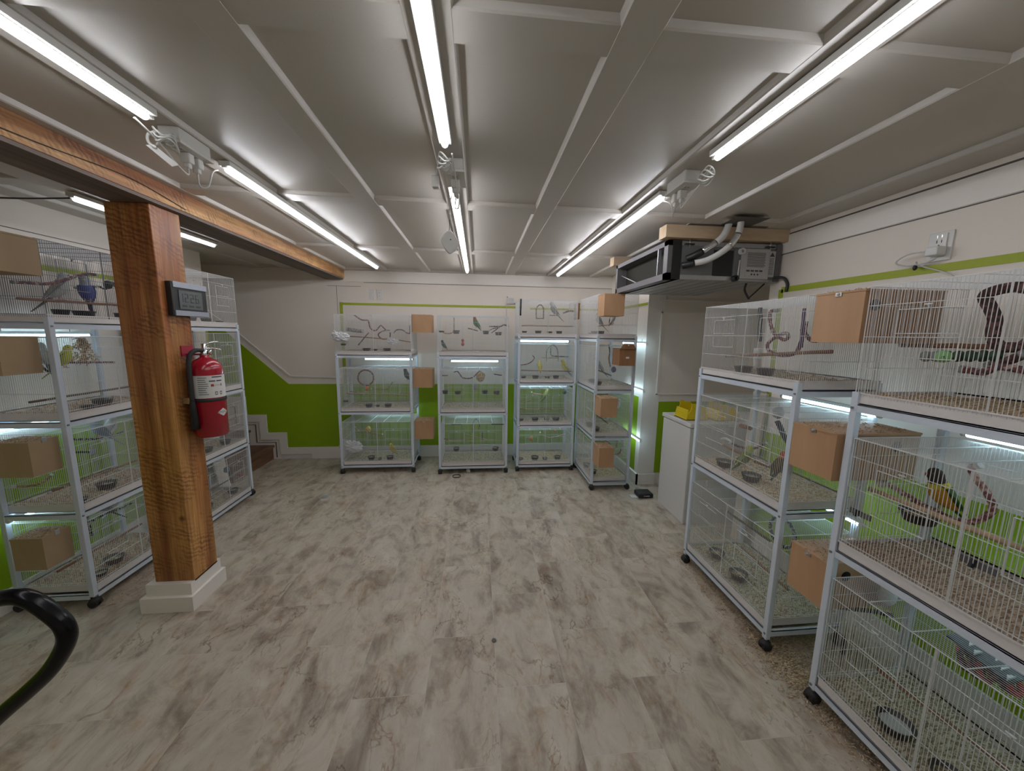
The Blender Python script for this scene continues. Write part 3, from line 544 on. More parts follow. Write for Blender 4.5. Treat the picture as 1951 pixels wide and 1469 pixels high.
# left wall and stairwell
b = MB(); X = -2.5
b.box((X-0.12,-1.7,0), (X,3.60,2.32), 'wall'); b.box((X-0.001,-1.7,0.12), (X+0.002,3.58,0.90), 'green')
b.box((X,-1.7,1.832), (X+0.003,3.60,1.862), 'tape'); b.box((X,-1.7,2.03), (X+0.002,3.60,2.034), 'groove')
b.box((X,3.572,0.9), (X+0.003,3.60,1.84), 'tape')
struct(b.build('wall_left'))
b = MB(); b.box((X,-1.7,0), (X+0.014,3.60,0.12), 'trimw'); struct(b.build('baseboard_left'))
b = MB(); b.box((-4.0,3.50,0), (X-0.12,3.60,2.32), 'wall'); b.box((-4.1,3.5,0), (-4.0,4.45,2.32), 'wall'); struct(b.build('wall_stairwell'))
# right wall with end strip
b = MB(); X = 2.0
b.box((X,-1.7,0), (X+0.1,2.35,2.32), 'wall'); b.box((X-0.002,-1.7,0.12), (X+0.001,2.35,0.86), 'green')
k = 1.79
b.poly([(X-0.003,-1.7,1.775), (X-0.003,2.25,1.80), (X-0.003,2.25,1.835), (X-0.003,-1.7,1.81)], (1,0,0), 0.003, 'tape')
b.box((X-0.003,2.235,0.86), (X,2.27,1.82), 'tape')
b.box((X-0.003,-1.7,2.045), (X,2.35,2.049), 'groove'); b.box((X-0.003,-1.7,2.165), (X,2.35,2.172), 'groove')
b.box((X-0.006,-1.7,2.052), (X,2.35,2.162), 'trimw')
struct(b.build('wall_right'))
b = MB(); b.box((X-0.014,-1.7,0), (X,2.35,0.12), 'trimw'); struct(b.build('baseboard_right'))
b = MB(); b.box((2.1,2.25,0), (2.9,2.35,2.32), 'wall'); b.box((2.9,2.25,0), (3.0,3.45,2.32), 'wall'); struct(b.build('wall_alcove'))
# solid block that carries the corner rack's wall and the panelled wall behind the freezer
b = MB()
b.box((1.62,3.35,0), (3.0,4.45,2.32), 'wall')
b.box((1.618,3.43,0.12), (1.62,4.33,0.895), 'green'); b.box((1.617,3.30+0.06,1.80), (1.62,4.33,1.826), 'tape')
b.box((1.79,3.348,0.12), (2.9,3.35,0.86), 'green')
for a_, c_ in (((1.755,3.338,0.93),(1.77,3.35,1.74)), ((1.755,3.338,1.725),(2.8,3.35,1.74)), ((1.72,3.338,1.84),(2.8,3.35,1.855)), ((1.755,3.338,0.93),(2.8,3.35,0.945))):
    b.box(a_, c_, 'trimw')
b.box((1.62,3.345,0.12), (1.79,3.35,2.19), 'trimw')
struct(b.build('wall_corner'))
b = MB(); b.box((1.604,3.334,0), (1.62,4.33,0.11), 'trimw'); b.box((1.604,3.334,0), (1.80,3.35,0.11), 'trimw'); struct(b.build('baseboard_corner'))
b = MB(); b.box((-4.0,-1.8,0), (3.0,-1.7,2.32), 'wall'); struct(b.build('wall_front'))
# stairs
b = MB()
for i in range(7):
    x = -2.42-0.25*i
    b.box((x-0.25,3.62,0), (x,4.33,0.17+0.185*i-0.025), 'step'); b.box((x-0.25,3.61,0.17+0.185*i-0.025), (x+0.02,4.33,0.17+0.185*i), 'step')
struct(b.build('trim_3'))['label'] = 'dark stained wooden stairs climbing left'

# ------------------------------------------------------------ beam, post
t = thing('ceiling_beam', 'long rough orange wooden beam under the ceiling, resting on the post', 'beam', (-1.61, 1.4, 2.09))
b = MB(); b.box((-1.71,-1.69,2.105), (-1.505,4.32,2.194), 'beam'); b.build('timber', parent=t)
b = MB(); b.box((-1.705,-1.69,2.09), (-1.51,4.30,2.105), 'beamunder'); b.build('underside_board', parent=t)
b = MB(); P = [(-1.50, -1.0+0.35*i, 2.15+0.035*math.sin(i*1.7)-0.03*(i > 7)) for i in range(9)]+[(-1.50,2.1,2.115)]
b.tube(spline(P, 5), 0.0018, 'darkcord', 5); b.build('thin_wire', parent=t)
t = thing('support_post', 'thick square orange wooden post on a white base', 'post', (-1.637,2.015,0))
b = MB(); b.box((-1.735,1.93,0.14), (-1.54,2.105,2.09), 'post'); b.build('timber', parent=t, bevel=0.004)
b = MB(); b.box((-1.785,1.885,0), (-1.525,2.14,0.085), 'trimw'); b.box((-1.765,1.905,0.08), (-1.54,2.125,0.152), 'trimw'); b.build('base_trim', parent=t)

# ------------------------------------------------------------ ceiling tube lights
def tube_light(x, y0, y1, z, label, group=None, mat='tubeon', r=0.0118, hw=0.022, hh=0.02, cls='tube_light'):
    t = thing(cls, label, 'light', (x,(y0+y1)/2,z), group)
    b = MB(); b.tube([(x,y0+0.012,z), (x,y1-0.012,z)], r, mat, 14); b.ball((x,y0+0.012,z), r*0.99, mat, 12, 6); b.ball((x,y1-0.012,z), r*0.99, mat, 12, 6); b.build('lit_tube', parent=t)
    b = MB(); b.box((x-hw,y0-0.01,z+r*0.75), (x+hw,y1+0.01,z+r*0.75+hh), 'plastic'); b.box((x-hw*0.55,y0+0.01,z+r*0.5), (x+hw*0.55,y1-0.01,z+r*0.75), 'plastic'); b.build('housing', parent=t, bevel=0.002)
    for yy in (y0, y1):
        b = MB(); b.box((x-r*0.7,yy-0.014,z+r*0.1), (x+r*0.7,yy-0.001 if yy == y0 else yy+0.014, z+r*0.8), 'plastic'); b.build('end_cap', parent=t)
    return t
for x, nm in ((-1.037,'left'), (-0.117,'middle'), (0.884,'right')):
    yn = {'left':1.335,'middle':1.393,'right':1.362}[nm]; yf = {'left':(1.69,3.92),'middle':(1.745,4.0),'right':(1.752,4.05)}[nm]
    tube_light(x, -0.85, yn, 2.162, f'lit ceiling tube of the {nm} row, nearer one cut by the picture top', 'ceiling tube lights')
    tube_light(x, yf[0], yf[1], 2.162, f'lit ceiling tube of the {nm} row, farther one towards the back wall', 'ceiling tube lights', mat='tubeon3')
tube_light(-2.07, 2.15, 3.15, 2.162, 'short lit ceiling tube left of the wooden beam, half hidden by the post', 'ceiling tube lights', mat='tubeon2')

# ------------------------------------------------------------ junction boxes, plugs and cords between the tubes
def power_box(x, y, label, swing=1):
    t = thing('outlet_box', label, 'outlet', (x,y,2.195))
    b = MB(); b.box((x-0.035,y-0.075,2.148), (x+0.035,y+0.075,2.195), 'plastic'); b.build('box_body', parent=t, bevel=0.006)
    b = MB(); b.box((x-0.04,y-0.08,2.140), (x+0.04,y+0.08,2.149), 'plastic')
    for dy in (-0.035, 0.035):
        b.box((x-0.017,y+dy-0.014,2.1385), (x+0.017,y+dy+0.014,2.1405), 'plastic')
        for dx in (-0.007, 0.007): b.box((x+dx-0.0012,y+dy-0.005,2.1378), (x+dx+0.0012,y+dy+0.005,2.139), 'ink')
    b.build('cover_plate', parent=t)
    for k, dy in enumerate((0.0, 0.045)):
        b = MB(); b.box((x-0.017,y+dy-0.013,2.105), (x+0.017,y+dy+0.013,2.139), 'plastic'); b.box((x-0.010,y+dy-0.009,2.088), (x+0.010,y+dy+0.009,2.106), 'plastic'); b.build('plug', parent=t, bevel=0.004)
    b = MB(); b.tube(spline([(x,y,2.09), (x+0.01*swing,y-0.02,2.06), (x+0.012*swing,y-0.07,2.075), (x+0.005,y-0.13,2.12), (x,y-0.2,2.15)], 6), 0.0035, 'cord', 6); b.build('cord', parent=t)
    b = MB(); b.tube(spline([(x,y+0.045,2.09), (x-0.006,y+0.06,2.05), (x+0.008,y+0.085,2.06), (x+0.01,y+0.11,2.12), (x,y+0.16,2.15)], 6), 0.003, 'cord', 6); b.build('cord', parent=t)
    return t
power_box(-1.06, 1.515, 'white outlet box with plugs between the two left ceiling tubes')
power_box(-0.095, 1.62, 'white outlet box with plugs between the two middle ceiling tubes')
power_box(0.895, 1.60, 'white outlet box with plugs between the two right ceiling tubes', -1)
for x, y, nm in ((-1.045,1.40,'left'), (-0.125,1.45,'middle'), (0.90,1.43,'right')):
    b = MB()
    for k in range(4): b.tube(spline([(x+0.02*math.cos(a)*(1+0.1*k), y+0.03*math.sin(a)+0.004*k, 2.145-0.018*k*0.5+0.012*math.sin(2*a+k)) for a in [i*math.pi/4 for i in range(8)]], 3, True), 0.0032, 'cord', 6, closed=True)
    tag(b.build('cord_coil', loc=(x,y,2.15)), f'bundled white cord loop hanging at the end of the {nm} ceiling tube', 'cord')
# paper tag on cord (left), inline switch (middle)
t = thing('cord_tag', 'white paper tag hanging from a cord near the left ceiling tube', 'tag', (-1.06,1.40,2.10))
b = MB(); b.tube(spline([(-1.05,1.39,2.15), (-1.075,1.38,2.135), (-1.078,1.38,2.11), (-1.06,1.385,2.095)], 5), 0.0045, 'cord', 7); b.build('cord', parent=t)
b = MB(); b.poly([(-1.083,1.375,2.098), (-1.066,1.385,2.105), (-1.025,1.425,2.062), (-1.04,1.415,2.052)], (0.3,-0.7,0.3), 0.002, 'plastic'); b.build('paper_strip', parent=t)
t = thing('cord_switch', 'small white inline switch hanging left of the middle outlet box', 'switch', (-0.165,1.545,2.11))
b = MB(); b.box((-0.183,1.53,2.075), (-0.155,1.56,2.12), 'plastic'); b.build('switch_body', parent=t, bevel=0.005)
b = MB(); b.tube(spline([(-0.165,1.54,2.12), (-0.155,1.52,2.15), (-0.13,1.47,2.16)], 5), 0.0035, 'cord', 6); b.build('cord', parent=t)
t = thing('hanging_puck', 'white rounded diamond shaped gadget hanging on a cord below the middle tube', 'gadget', (-0.135,1.80,1.93))
b = MB(); pts = []
for i in range(32):
    a = 2*math.pi*i/32; q = 0.058/(abs(math.cos(a))**1.35+abs(math.sin(a))**1.35)**(1/1.35)
    pts.append((-0.135+q*math.cos(a)*0.72, 1.80+0.02*math.cos(a), 1.93+q*math.sin(a)*0.95))
b.poly(pts, (0.15,-1,0), 0.016, 'plastic'); b.ball((-0.129,1.781,1.94), 0.003, 'ink'); b.build('puck', parent=t, bevel=0.005)
b = MB(); b.tube([(-0.135,1.79,1.985), (-0.134,1.78,2.03)], 0.0012, 'darkcord', 5); b.tube([(-0.134,1.78,2.03), (-0.133,1.76,2.05)], 0.003, 'cord', 6); b.tube(spline([(-0.133,1.76,2.05), (-0.125,1.72,2.09), (-0.11,1.665,2.10)], 5), 0.0022, 'cord', 6)
b.lathe((-0.135,1.792,1.978), [(0.0,0), (0.005,0.002), (0.005,0.008), (0.002,0.010)], 'silver', 8); b.build('cord', parent=t)

# ------------------------------------------------------------ air handler
t = thing('air_handler', 'grey ducted air handler hanging below the ceiling at the right', 'air conditioner', (1.6,2.7,1.865))
x0, x1, y0, y1, z0, z1 = 1.21, 1.985, 2.28, 3.15, 1.872, 2.112
b = MB(); b.box((x0+0.09,y0,z0+0.012), (x1,y1,z1), 'steelpanel'); b.box((x1-0.035,y0-0.012,z0), (x1,y0,z1), 'steeldark')
b.box((x0+0.09,y0-0.004,z0), (x0+0.52,y0,z0+0.028), 'steel'); b.box((x0+0.09,y0-0.003,z1-0.03), (x1-0.03,y0,z1-0.004), 'steel'); b.build('casing', parent=t)
b = MB(); b.box((x0+0.06,y0,z0), (x1,y1,z0+0.012), 'steel')
for k in range(7): b.box((x0+0.13+k*0.095,y0+0.01,z0-0.003), (x0+0.136+k*0.095,y1-0.01,z0), 'steel')
b.build('ribbed_bottom', parent=t)
b = MB()   # duct collar with opening facing left
b.box((x0,y0,z0), (x0+0.09,y0+0.05,z1), 'steeldark'); b.box((x0,y1-0.03,z0), (x0+0.09,y1,z1), 'steeldark')
b.box((x0,y0,z0), (x0+0.09,y1,z0+0.04), 'steeldark'); b.box((x0,y0,z1-0.03), (x0+0.09,y1,z1), 'steeldark'); b.box((x0+0.082,y0+0.04,z0+0.03), (x0+0.09,y1-0.02,z1-0.02), 'filter')
b.box((x0-0.003,y0+0.12,z0+0.04), (x0+0.02,y0+0.128,z1-0.03), 'steel'); b.bar((x0+0.04,y1-0.03,z0+0.15), (x0+0.04,y1-0.35,z0+0.045), 0.004, 'steel')
b.box((x0+0.03,y0-0.006,z0), (x0+0.088,y0,z1), 'black'); b.build('outlet_collar', parent=t)
b = MB(); b.box((1.52,y0-0.004,1.895), (1.655,y0+0.002,2.062), 'black'); b.build('access_opening', parent=t, bevel=0.01)
b = MB(); b.box((1.70,y0-0.02,z0+0.012), (1.90,y0,2.075), 'steel'); b.bar((1.685,y0-0.022,1.895), (1.69,y0-0.022,2.0), 0.005, 'tray', 6); b.box((1.66,y0-0.01,z0+0.012), (1.70,y0,2.07), 'steelpanel'); b.build('control_box', parent=t, bevel=0.003)
b = MB(); b.box((1.735,y0-0.0215,1.895), (1.885,y0-0.0195,2.065), 'aclabel')
for k in range(11):
    z = 2.045-k*0.0085; b.box((1.742,y0-0.0222,z), (1.742+0.125+0.012*math.sin(k*3.1),y0-0.0214,z+0.0035), 'ink')
for cx_ in (1.80,1.822,1.78): b.lathe((cx_,y0-0.0222,1.912), [(0.0,0),(0.006,0),(0.006,0.0005)], 'ink', 10, axis=(0,-1,0))
for k in range(4): b.box((1.742+0.03*k,y0-0.0222,1.93), (1.765+0.03*k,y0-0.0214,1.94), 'ink')
b.build('rating_label', parent=t)
b = MB(); b.box((1.895,y0-0.0125,1.90), (1.945,y0-0.003,2.065), 'aclabel'); b.poly([(1.903,y0-0.0135,2.03), (1.938,y0-0.0135,2.03), (1.9205,y0-0.0135,2.056)], (0,-1,0), 0.0008, 'ink')
for k in range(12): b.box((1.905,y0-0.0135,2.015-k*0.009), (1.936,y0-0.0125,2.018-k*0.009), 'ink')
b.build('warning_label', parent=t)
for cx_, cz in ((1.70,2.055), (1.672,1.885)):
    b = MB(); b.lathe((cx_,y0,cz), [(0.02,0), (0.02,0.03), (0.012,0.032), (0.012,0.004)], 'sleeve' if cz > 2 else 'black', 16, axis=(0,-1,0)); b.lathe((cx_,y0-0.01,cz), [(0.0,0.001), (0.012,0.0)], 'ink', 12, axis=(0,-1,0)); b.build('drain_port', parent=t)
for cx_ in (1.345, 1.90):
    b = MB(); b.box((cx_-0.03,y0-0.02,2.085), (cx_+0.03,y0,2.093), 'black'); b.bar((cx_,y0-0.014,2.07), (cx_,y0-0.014,2.125), 0.004, 'nail', 8); b.build('hanging_bracket', parent=t)
# refrigerant lines
def pipe(pts, r, label_part, mats):
    S = spline(pts, 8); n = len(S); b = MB(); c = 0
    for frac, mt in mats:
        e = min(n-1, int(n*frac)); b.tube(S[c:e+1], r*(1.12 if mt == 'black' else 1.0), mt, 14); c = e
    b.build('refrigerant_line', parent=t)
pipe([(1.31,2.275,1.955), (1.36,2.24,1.965), (1.44,2.20,1.985), (1.53,2.16,2.05), (1.575,2.14,2.13), (1.585,2.14,2.215)], 0.0185, '', [(0.24,'black'), (0.62,'sleeve'), (0.80,'foil'), (1.0,'sleeve')])
pipe([(1.34,2.275,2.0), (1.38,2.24,2.02), (1.44,2.21,2.06), (1.51,2.19,2.12), (1.55,2.19,2.215)], 0.02, '', [(0.38,'black'), (0.62,'foil'), (1.0,'sleeve')])
b = MB(); b.tube(spline([(1.945,2.26,1.895), (1.975,2.22,1.89), (1.99,2.2,1.85), (1.985,2.2,1.80)], 6), 0.009, 'black', 10); b.tube(spline([(1.80,2.32,1.865), (1.80,2.33,1.82), (1.83,2.32,1.76)], 5), 0.007, 'black', 8); b.tube(spline([(1.93,2.32,1.865), (1.88,2.33,1.81), (1.83,2.32,1.77)], 5), 0.005, 'black', 8); b.build('cable', parent=t)
for y, xa, lb in ((2.235,1.165,'nearer'), (3.17,1.19,'farther')):
    b = MB(); b.box((xa,y,2.118), (2.13 if y < 3 else 1.9,y+0.09,2.194), 'lumber'); tag(b.build('wood_joist', loc=(xa,y,2.12), bevel=0.002), f'pale pine board above the air handler, {lb} one', 'board', 'boards carrying the air handler')

# ------------------------------------------------------------ freezer, yellow scoops, black box
t = thing('chest_freezer', 'white chest freezer against the panelled wall behind the right racks', 'freezer', (1.95,2.76,0))
b = MB(); b.box((1.645,2.56,0.0), (2.45,2.97,0.795), 'appliance'); b.build('body', parent=t, bevel=0.006)
b = MB(); b.box((1.638,2.55,0.80), (2.46,2.985,0.835), 'appliance'); b.build('lid', parent=t, bevel=0.008)
def scoop(x, y, w_, label):
    t = thing('plastic_scoop', label, 'scoop', (x+w_/2,y,0.836), 'yellow plastic scoops on the freezer')
    z = 0.837; prof = [(0,0.0),(0.01,0.06),(0.05,0.115),(0.075,0.13),(0.13,0.13),(0.125,0.09),(0.14,0.045),(0.15,0.0)]
    for k, xx in enumerate((x, x+w_-0.006)):
        b = MB(); b.poly([(xx,y+0.15-p,z+q) for p, q in prof], (1,0,0), 0.006, 'yellow'); b.build('side_panel', parent=t)
    b = MB()
    for k in range(9): b.box((x+0.004,y+0.152-k*0.0045,z+k*0.012), (x+w_-0.004,y+0.156-k*0.0045+0.006,z+k*0.012+0.011), 'yellow')
    b.box((x+0.003,y+0.02,z), (x+w_-0.003,y+0.15,z+0.006), 'yellow'); b.build('ribbed_back', parent=t)
    b = MB(); b.box((x+0.003,y+0.02,z+0.12), (x+w_-0.003,y+0.06,z+0.128), 'yellow'); b.build('top_lip', parent=t)
def yellow_bin(x0_, y0_, sx, label):
    t = thing('yellow_hopper', label, 'plastic hopper', (x0_+0.1,y0_+0.08,0.836), 'yellow plastic hoppers on the freezer')
    z = 0.837; H_ = 0.135
    prof = [(0.0,0.0),(0.01,0.05),(0.03,0.082),(0.035,0.10),(0.03,0.13),(0.055,H_),(0.07,0.12),(0.105,0.122),(0.125,0.10),(0.135,0.05),(0.15,0.0)]
    for yy in (y0_, y0_+0.17):
        b = MB(); b.poly([(x0_+p*sx,yy,z+q) for p, q in prof], (0,1,0), 0.006, 'yellow'); b.build('side_panel', parent=t)
    b = MB()
    for k in range(7): b.box((x0_+0.002*k*sx,y0_+0.004,z+k*0.012), (x0_+(0.008+0.002*k)*sx,y0_+0.172,z+k*0.012+0.0105), 'yellow')
    b.build('ribbed_front', parent=t)
    b = MB(); b.box((x0_+0.142*sx,y0_+0.004,z), (x0_+0.15*sx,y0_+0.172,z+0.05), 'yellow'); b.box((x0_,y0_,z), (x0_+0.15*sx,y0_+0.176,z+0.005), 'yellow'); b.build('tray_bottom', parent=t)
yellow_bin(1.665, 2.66, 1.25, 'yellow plastic hopper on the white freezer, left one in full view')
yellow_bin(1.90, 2.62, 1.3, 'yellow plastic hopper on the white freezer, seen through the rack wires')
t = thing('mains_adapter', 'small black adapter box on the floor by the wall corner', 'adapter', (1.57,3.08,0))
b = MB(); b.box((1.495,3.02,0.003), (1.635,3.14,0.045), 'black'); b.build('case', parent=t, bevel=0.01)
b = MB(); b.lathe((1.545,3.019,0.025), [(0.004,0.0),(0.006,0.0),(0.006,0.001),(0.004,0.001)], 'plastic', 12, axis=(0,-1,0))
for k in range(5): b.box((1.557+0.008*k,3.018,0.021), (1.562+0.008*k,3.0195,0.029), 'plastic')
b.build('emblem', parent=t)
b = MB(); b.box((1.43,3.04,0.0), (1.495,3.10,0.006), 'plastic'); tag(b.build('floor_scrap', loc=(1.46,3.07,0)), 'white scrap lying on the floor left of the black adapter', 'scrap')
# tall board and dark net behind the far right rack
b = MB(); b.poly([(1.99,2.24,1.12), (1.93,2.24,0.0), (1.93,2.36,0.0), (1.99,2.36,1.12)], (-1,0,0.05), 0.02, 'paleboard')
tag(b.build('leaning_board', loc=(1.95,2.3,0)), 'tall pale board leaning on the wall behind the far right rack', 'board')
t = thing('wall_display', 'small white framed screen on the wall behind the far right rack', 'screen', (1.985,2.31,1.17))
b = MB(); b.box((1.978,2.26,1.13), (1.992,2.36,1.24), 'plastic'); b.build('frame', parent=t, bevel=0.004)
b = MB(); b.box((1.975,2.272,1.145), (1.978,2.348,1.225), 'ink'); b.build('screen', parent=t)
b = MB(); b.poly([(-2.48,3.36,0.80), (-2.42,3.42,0.0), (-2.42,3.56,0.0), (-2.48,3.50,0.80)], (1,0,0), 0.015, 'trimw')
tag(b.build('leaning_board', loc=(-2.45,3.45,0)), 'white board leaning on the left wall behind the wire cages', 'board')

# ------------------------------------------------------------ wall plates
def plate(x, y, z, label, nx, kind_, wd=0.06):
    t = thing('wall_plate', label, 'outlet', (x,y,z))
    b = MB()
    if nx == 0: b.box((x-wd/2,y-0.006,z-0.057), (x+wd/2,y,z+0.057), 'plastic'); b.box((x-0.016,y-0.009,z-0.033), (x+0.016,y-0.006,z+0.033), 'plastic')
    b.build('cover', parent=t, bevel=0.002)
    b = MB()
    if kind_ == 'outlet':
        for dz in (-0.017, 0.017):
            for dx in (-0.006, 0.006): b.box((x+dx-0.001,y-0.0098,z+dz-0.004), (x+dx+0.001,y-0.009,z+dz+0.004), 'ink')
    else: b.box((x-0.012,y-0.014,z-0.025), (x+0.012,y-0.008,z+0.0), 'plastic')
    b.build('socket' if kind_ == 'outlet' else 'rocker', parent=t)
plate(-1.213, Y if False else 4.33, 1.938, 'white switch plate high on the back wall, left of the pair', 0, 'switch')
plate(-1.126, 4.33, 1.938, 'white outlet plate high on the back wall, right of the pair', 0, 'outlet')
t = thing('wall_adapter', 'small white ribbed adapter on the back wall above the middle rack', 'adapter', (0.385,4.33,1.90))
b = MB(); b.box((0.345,4.298,1.865), (0.425,4.33,1.935), 'plastic')
for k in range(4): b.box((0.352,4.296,1.875+0.015*k), (0.418,4.298,1.879+0.015*k), 'silver')
b.build('case', parent=t)
b = MB(); b.tube(spline([(0.345,4.30,1.93), (0.335,4.30,1.86), (0.335,4.31,1.75), (0.34,4.31,1.5)], 5), 0.003, 'cord', 5); b.ball((0.343,4.298,1.94), 0.006, 'black'); b.ball((0.43,4.298,1.868), 0.006, 'black'); b.build('cord', parent=t)
# right wall outlet with transparent surround, plug and cable
t = thing('wall_outlet', 'white outlet with a plugged adapter above the near right rack', 'outlet', (2.0,1.44,1.90))
b = MB(); b.box((1.992,1.395,1.842), (2.0,1.48,1.965), 'plastic'); b.build('backing_frame', parent=t, bevel=0.003)
b = MB(); b.box((1.986,1.412,1.86), (1.992,1.463,1.955), 'plastic')
for dy in (-0.008, 0.008): b.box((1.9852,1.437+dy-0.0012,1.918), (1.986,1.437+dy+0.0012,1.930), 'ink')
b.box((1.9852,1.4345,1.906), (1.986,1.4395,1.911), 'ink')
for dy in (-0.008, 0.008): b.box((1.9852,1.437+dy-0.0012,1.940), (1.986,1.437+dy+0.0012,1.950), 'chrome')
b.build('cover', parent=t)
b = MB(); b.box((1.940,1.405,1.862), (1.986,1.452,1.900), 'plastic'); b.build('power_adapter', parent=t, bevel=0.006)
b = MB(); b.tube(spline([(1.95,1.452,1.885), (1.95,1.52,1.885), (1.96,1.57,1.86), (1.97,1.53,1.838), (1.97,1.46,1.84), (1.96,1.42,1.85)], 6), 0.0035, 'cord', 6)
b.tube(spline([(1.96,1.49,1.85), (1.975,1.49,1.835), (1.98,1.44,1.81), (1.98,1.38,1.78), (1.97,1.33,1.74)], 5), 0.003, 'cord', 6); b.build('cord', parent=t)
b = MB(); b.ball((1.972,1.50,1.826), 0.008, 'black', sc=(1,1,1.6)); b.build('cable_clip', parent=t)

# ------------------------------------------------------------ clock on the post
cy_, cz_ = 2.075, 1.655
t = thing('digital_clock', 'black and silver digital wall clock on the wooden post', 'clock', (-1.52,cy_,cz_))
b = MB(); b.box((-1.54,1.965,1.572), (-1.512,2.195,1.742), 'black'); b.build('case', parent=t, bevel=0.004)
b = MB(); b.box((-1.512,1.972,1.714), (-1.506,2.192,1.742), 'silver'); b.build('top_strip', parent=t)
b = MB(); b.box((-1.512,1.972,1.574), (-1.506,2.192,1.600), 'silver'); b.build('bottom_strip', parent=t)
b = MB(); b.box((-1.512,2.005,1.609), (-1.509,2.158,1.702), 'lcd'); b.build('screen', parent=t)
SEG = {'1':'bc','2':'abged','6':'afgedc','5':'afgcd'}
def seg7(b, y, z, w_, h_, ch, x):
    t_ = 0.004
    segs = dict(a=((y,z+h_),(y+w_,z+h_)), g=((y,z+h_/2),(y+w_,z+h_/2)), d=((y,z),(y+w_,z)), f=((y,z+h_/2),(y,z+h_)), b=((y+w_,z+h_/2),(y+w_,z+h_)), e=((y,z),(y,z+h_/2)), c=((y+w_,z),(y+w_,z+h_/2)))
    for s_ in SEG[ch]:
        (ya, za), (yb, zb) = segs[s_]; b.box((x,ya-t_/2,za-t_/2), (x+0.0006,yb+t_/2,zb+t_/2), 'lcdink')
b = MB()
for ch, yy in (('1',2.015), ('2',2.042), ('2',2.078), ('6',2.112)): seg7(b, yy, 1.645, 0.018 if ch != '1' else 0.012, 0.04, ch, -1.509)
for k in range(3): b.box((-1.509,2.02+0.045*k,1.619), (-1.5084,2.05+0.045*k,1.629), 'lcdink')
b.build('digits', parent=t)

# ------------------------------------------------------------ fire extinguisher
ex, ey = -1.462, 2.065
t = thing('fire_extinguisher', 'red fire extinguisher hanging on the wooden post below the clock', 'fire extinguisher', (ex,ey,0.93))
b = MB(); b.lathe((ex,ey,0.93), [(0.0,0.0),(0.066,0.0),(0.073,0.008),(0.073,0.36),(0.068,0.385),(0.052,0.41),(0.028,0.425),(0.02,0.43),(0.02,0.44),(0.0,0.44)], 'red', 36); b.build('cylinder', parent=t)
b = MB(); b.lathe((ex,ey,0.93), [(0.0738,0.215),(0.0738,0.335)], 'label', 36)
def arc(b, a0, a1, z0, z1, mat, r=0.0743):
    n = max(2, int(abs(a1-a0)/0.08)); k = len(b.v)
    for i in range(n+1):
        a = a0+(a1-a0)*i/n
        for z in (z0, z1): b.v.append((ex+r*math.cos(a),ey+r*math.sin(a),z))
    for i in range(n): b.face((k+2*i,k+2*i+2,k+2*i+3,k+2*i+1), mat)
def ang(u): return math.radians(-95+u*100)      # u 0..1 left to right as seen from the aisle
for row in range(9):
    z = 1.252-row*0.011
    arc(b, ang(0.08), ang(0.08+0.30+0.05*math.sin(row*5)), z, z+0.0035, 'lcd')
arc(b, ang(0.55), ang(0.95), 1.253, 1.259, 'ink'); arc(b, ang(0.45), ang(0.66), 1.232, 1.2385, 'ink'); arc(b, ang(0.70), ang(0.92), 1.232, 1.2385, 'ink')
arc(b, ang(0.50), ang(0.60), 1.206, 1.219, 'scrib'); arc(b, ang(0.60), ang(0.86), 1.211, 1.2125, 'ink'); arc(b, ang(0.86), ang(0.90), 1.206, 1.220, 'ink')
for u in (0.62, 0.80): arc(b, ang(u), ang(u+0.09), 1.160, 1.178, 'ink'); arc(b, ang(u+0.02), ang(u+0.07), 1.164, 1.174, 'label', 0.0747)
b.build('instruction_label', parent=t)
b = MB(); b.lathe((ex,ey,0.93), [(0.0745,0.195),(0.0765,0.197),(0.0765,0.209),(0.0745,0.211)], 'rubber', 36); b.build('strap_ring', parent=t)
b = MB(); a0, a1, a2 = ang(0.62), ang(0.86), ang(1.10); k = len(b.v); r_ = 0.0742; n = 12
for i in range(n+1):
    u = i/n; a = a0+(a2-a0)*u; h_ = 0.022*(1-abs(2*u-1))
    b.v += [(ex+r_*math.cos(a),ey+r_*math.sin(a),1.062-h_), (ex+r_*math.cos(a),ey+r_*math.sin(a),1.062+h_)]
for i in range(n): b.face((k+2*i,k+2*i+2,k+2*i+3,k+2*i+1), 'label')
fc = bpy.data.curves.new('lettering', 'FONT'); fc.body = 'AMEREX'; fc.size = 0.017; fc.align_x = 'CENTER'; fc.align_y = 'CENTER'
fo = bpy.data.objects.new('lettering_source', fc); SC.collection.objects.link(fo); bpy.context.view_layer.update()
fm = bpy.data.meshes.new_from_object(fo); k = len(b.v)
for v_ in fm.vertices:
    a = a1+v_.co.x/r_; b.v.append((ex+(r_+0.0006)*math.cos(a), ey+(r_+0.0006)*math.sin(a), 1.062+v_.co.y))
for p_ in fm.polygons: b.face([k+i for i in p_.vertices], 'ink')
bpy.data.objects.remove(fo); bpy.data.meshes.remove(fm)
b.build('diamond_logo', parent=t)
b = MB(); b.lathe((ex,ey,1.37), [(0.016,0.0),(0.016,0.03),(0.011,0.034),(0.011,0.06),(0.0,0.062)], 'chrome', 16); b.lathe((ex+0.018,ey+0.01,1.385), [(0.013,0.0),(0.013,0.012),(0.0,0.012)], 'chrome', 14, axis=(1,0.3,0)); b.build('valve', parent=t)
b = MB(); b.tube(spline([(ex,ey,1.42), (ex+0.02,ey+0.02,1.435), (ex+0.04,ey+0.05,1.44)], 4), 0.005, 'chrome', 6); b.tube(spline([(ex,ey,1.405), (ex+0.03,ey+0.03,1.405), (ex+0.05,ey+0.055,1.395)], 4), 0.005, 'chrome', 6); b.build('lever', parent=t)
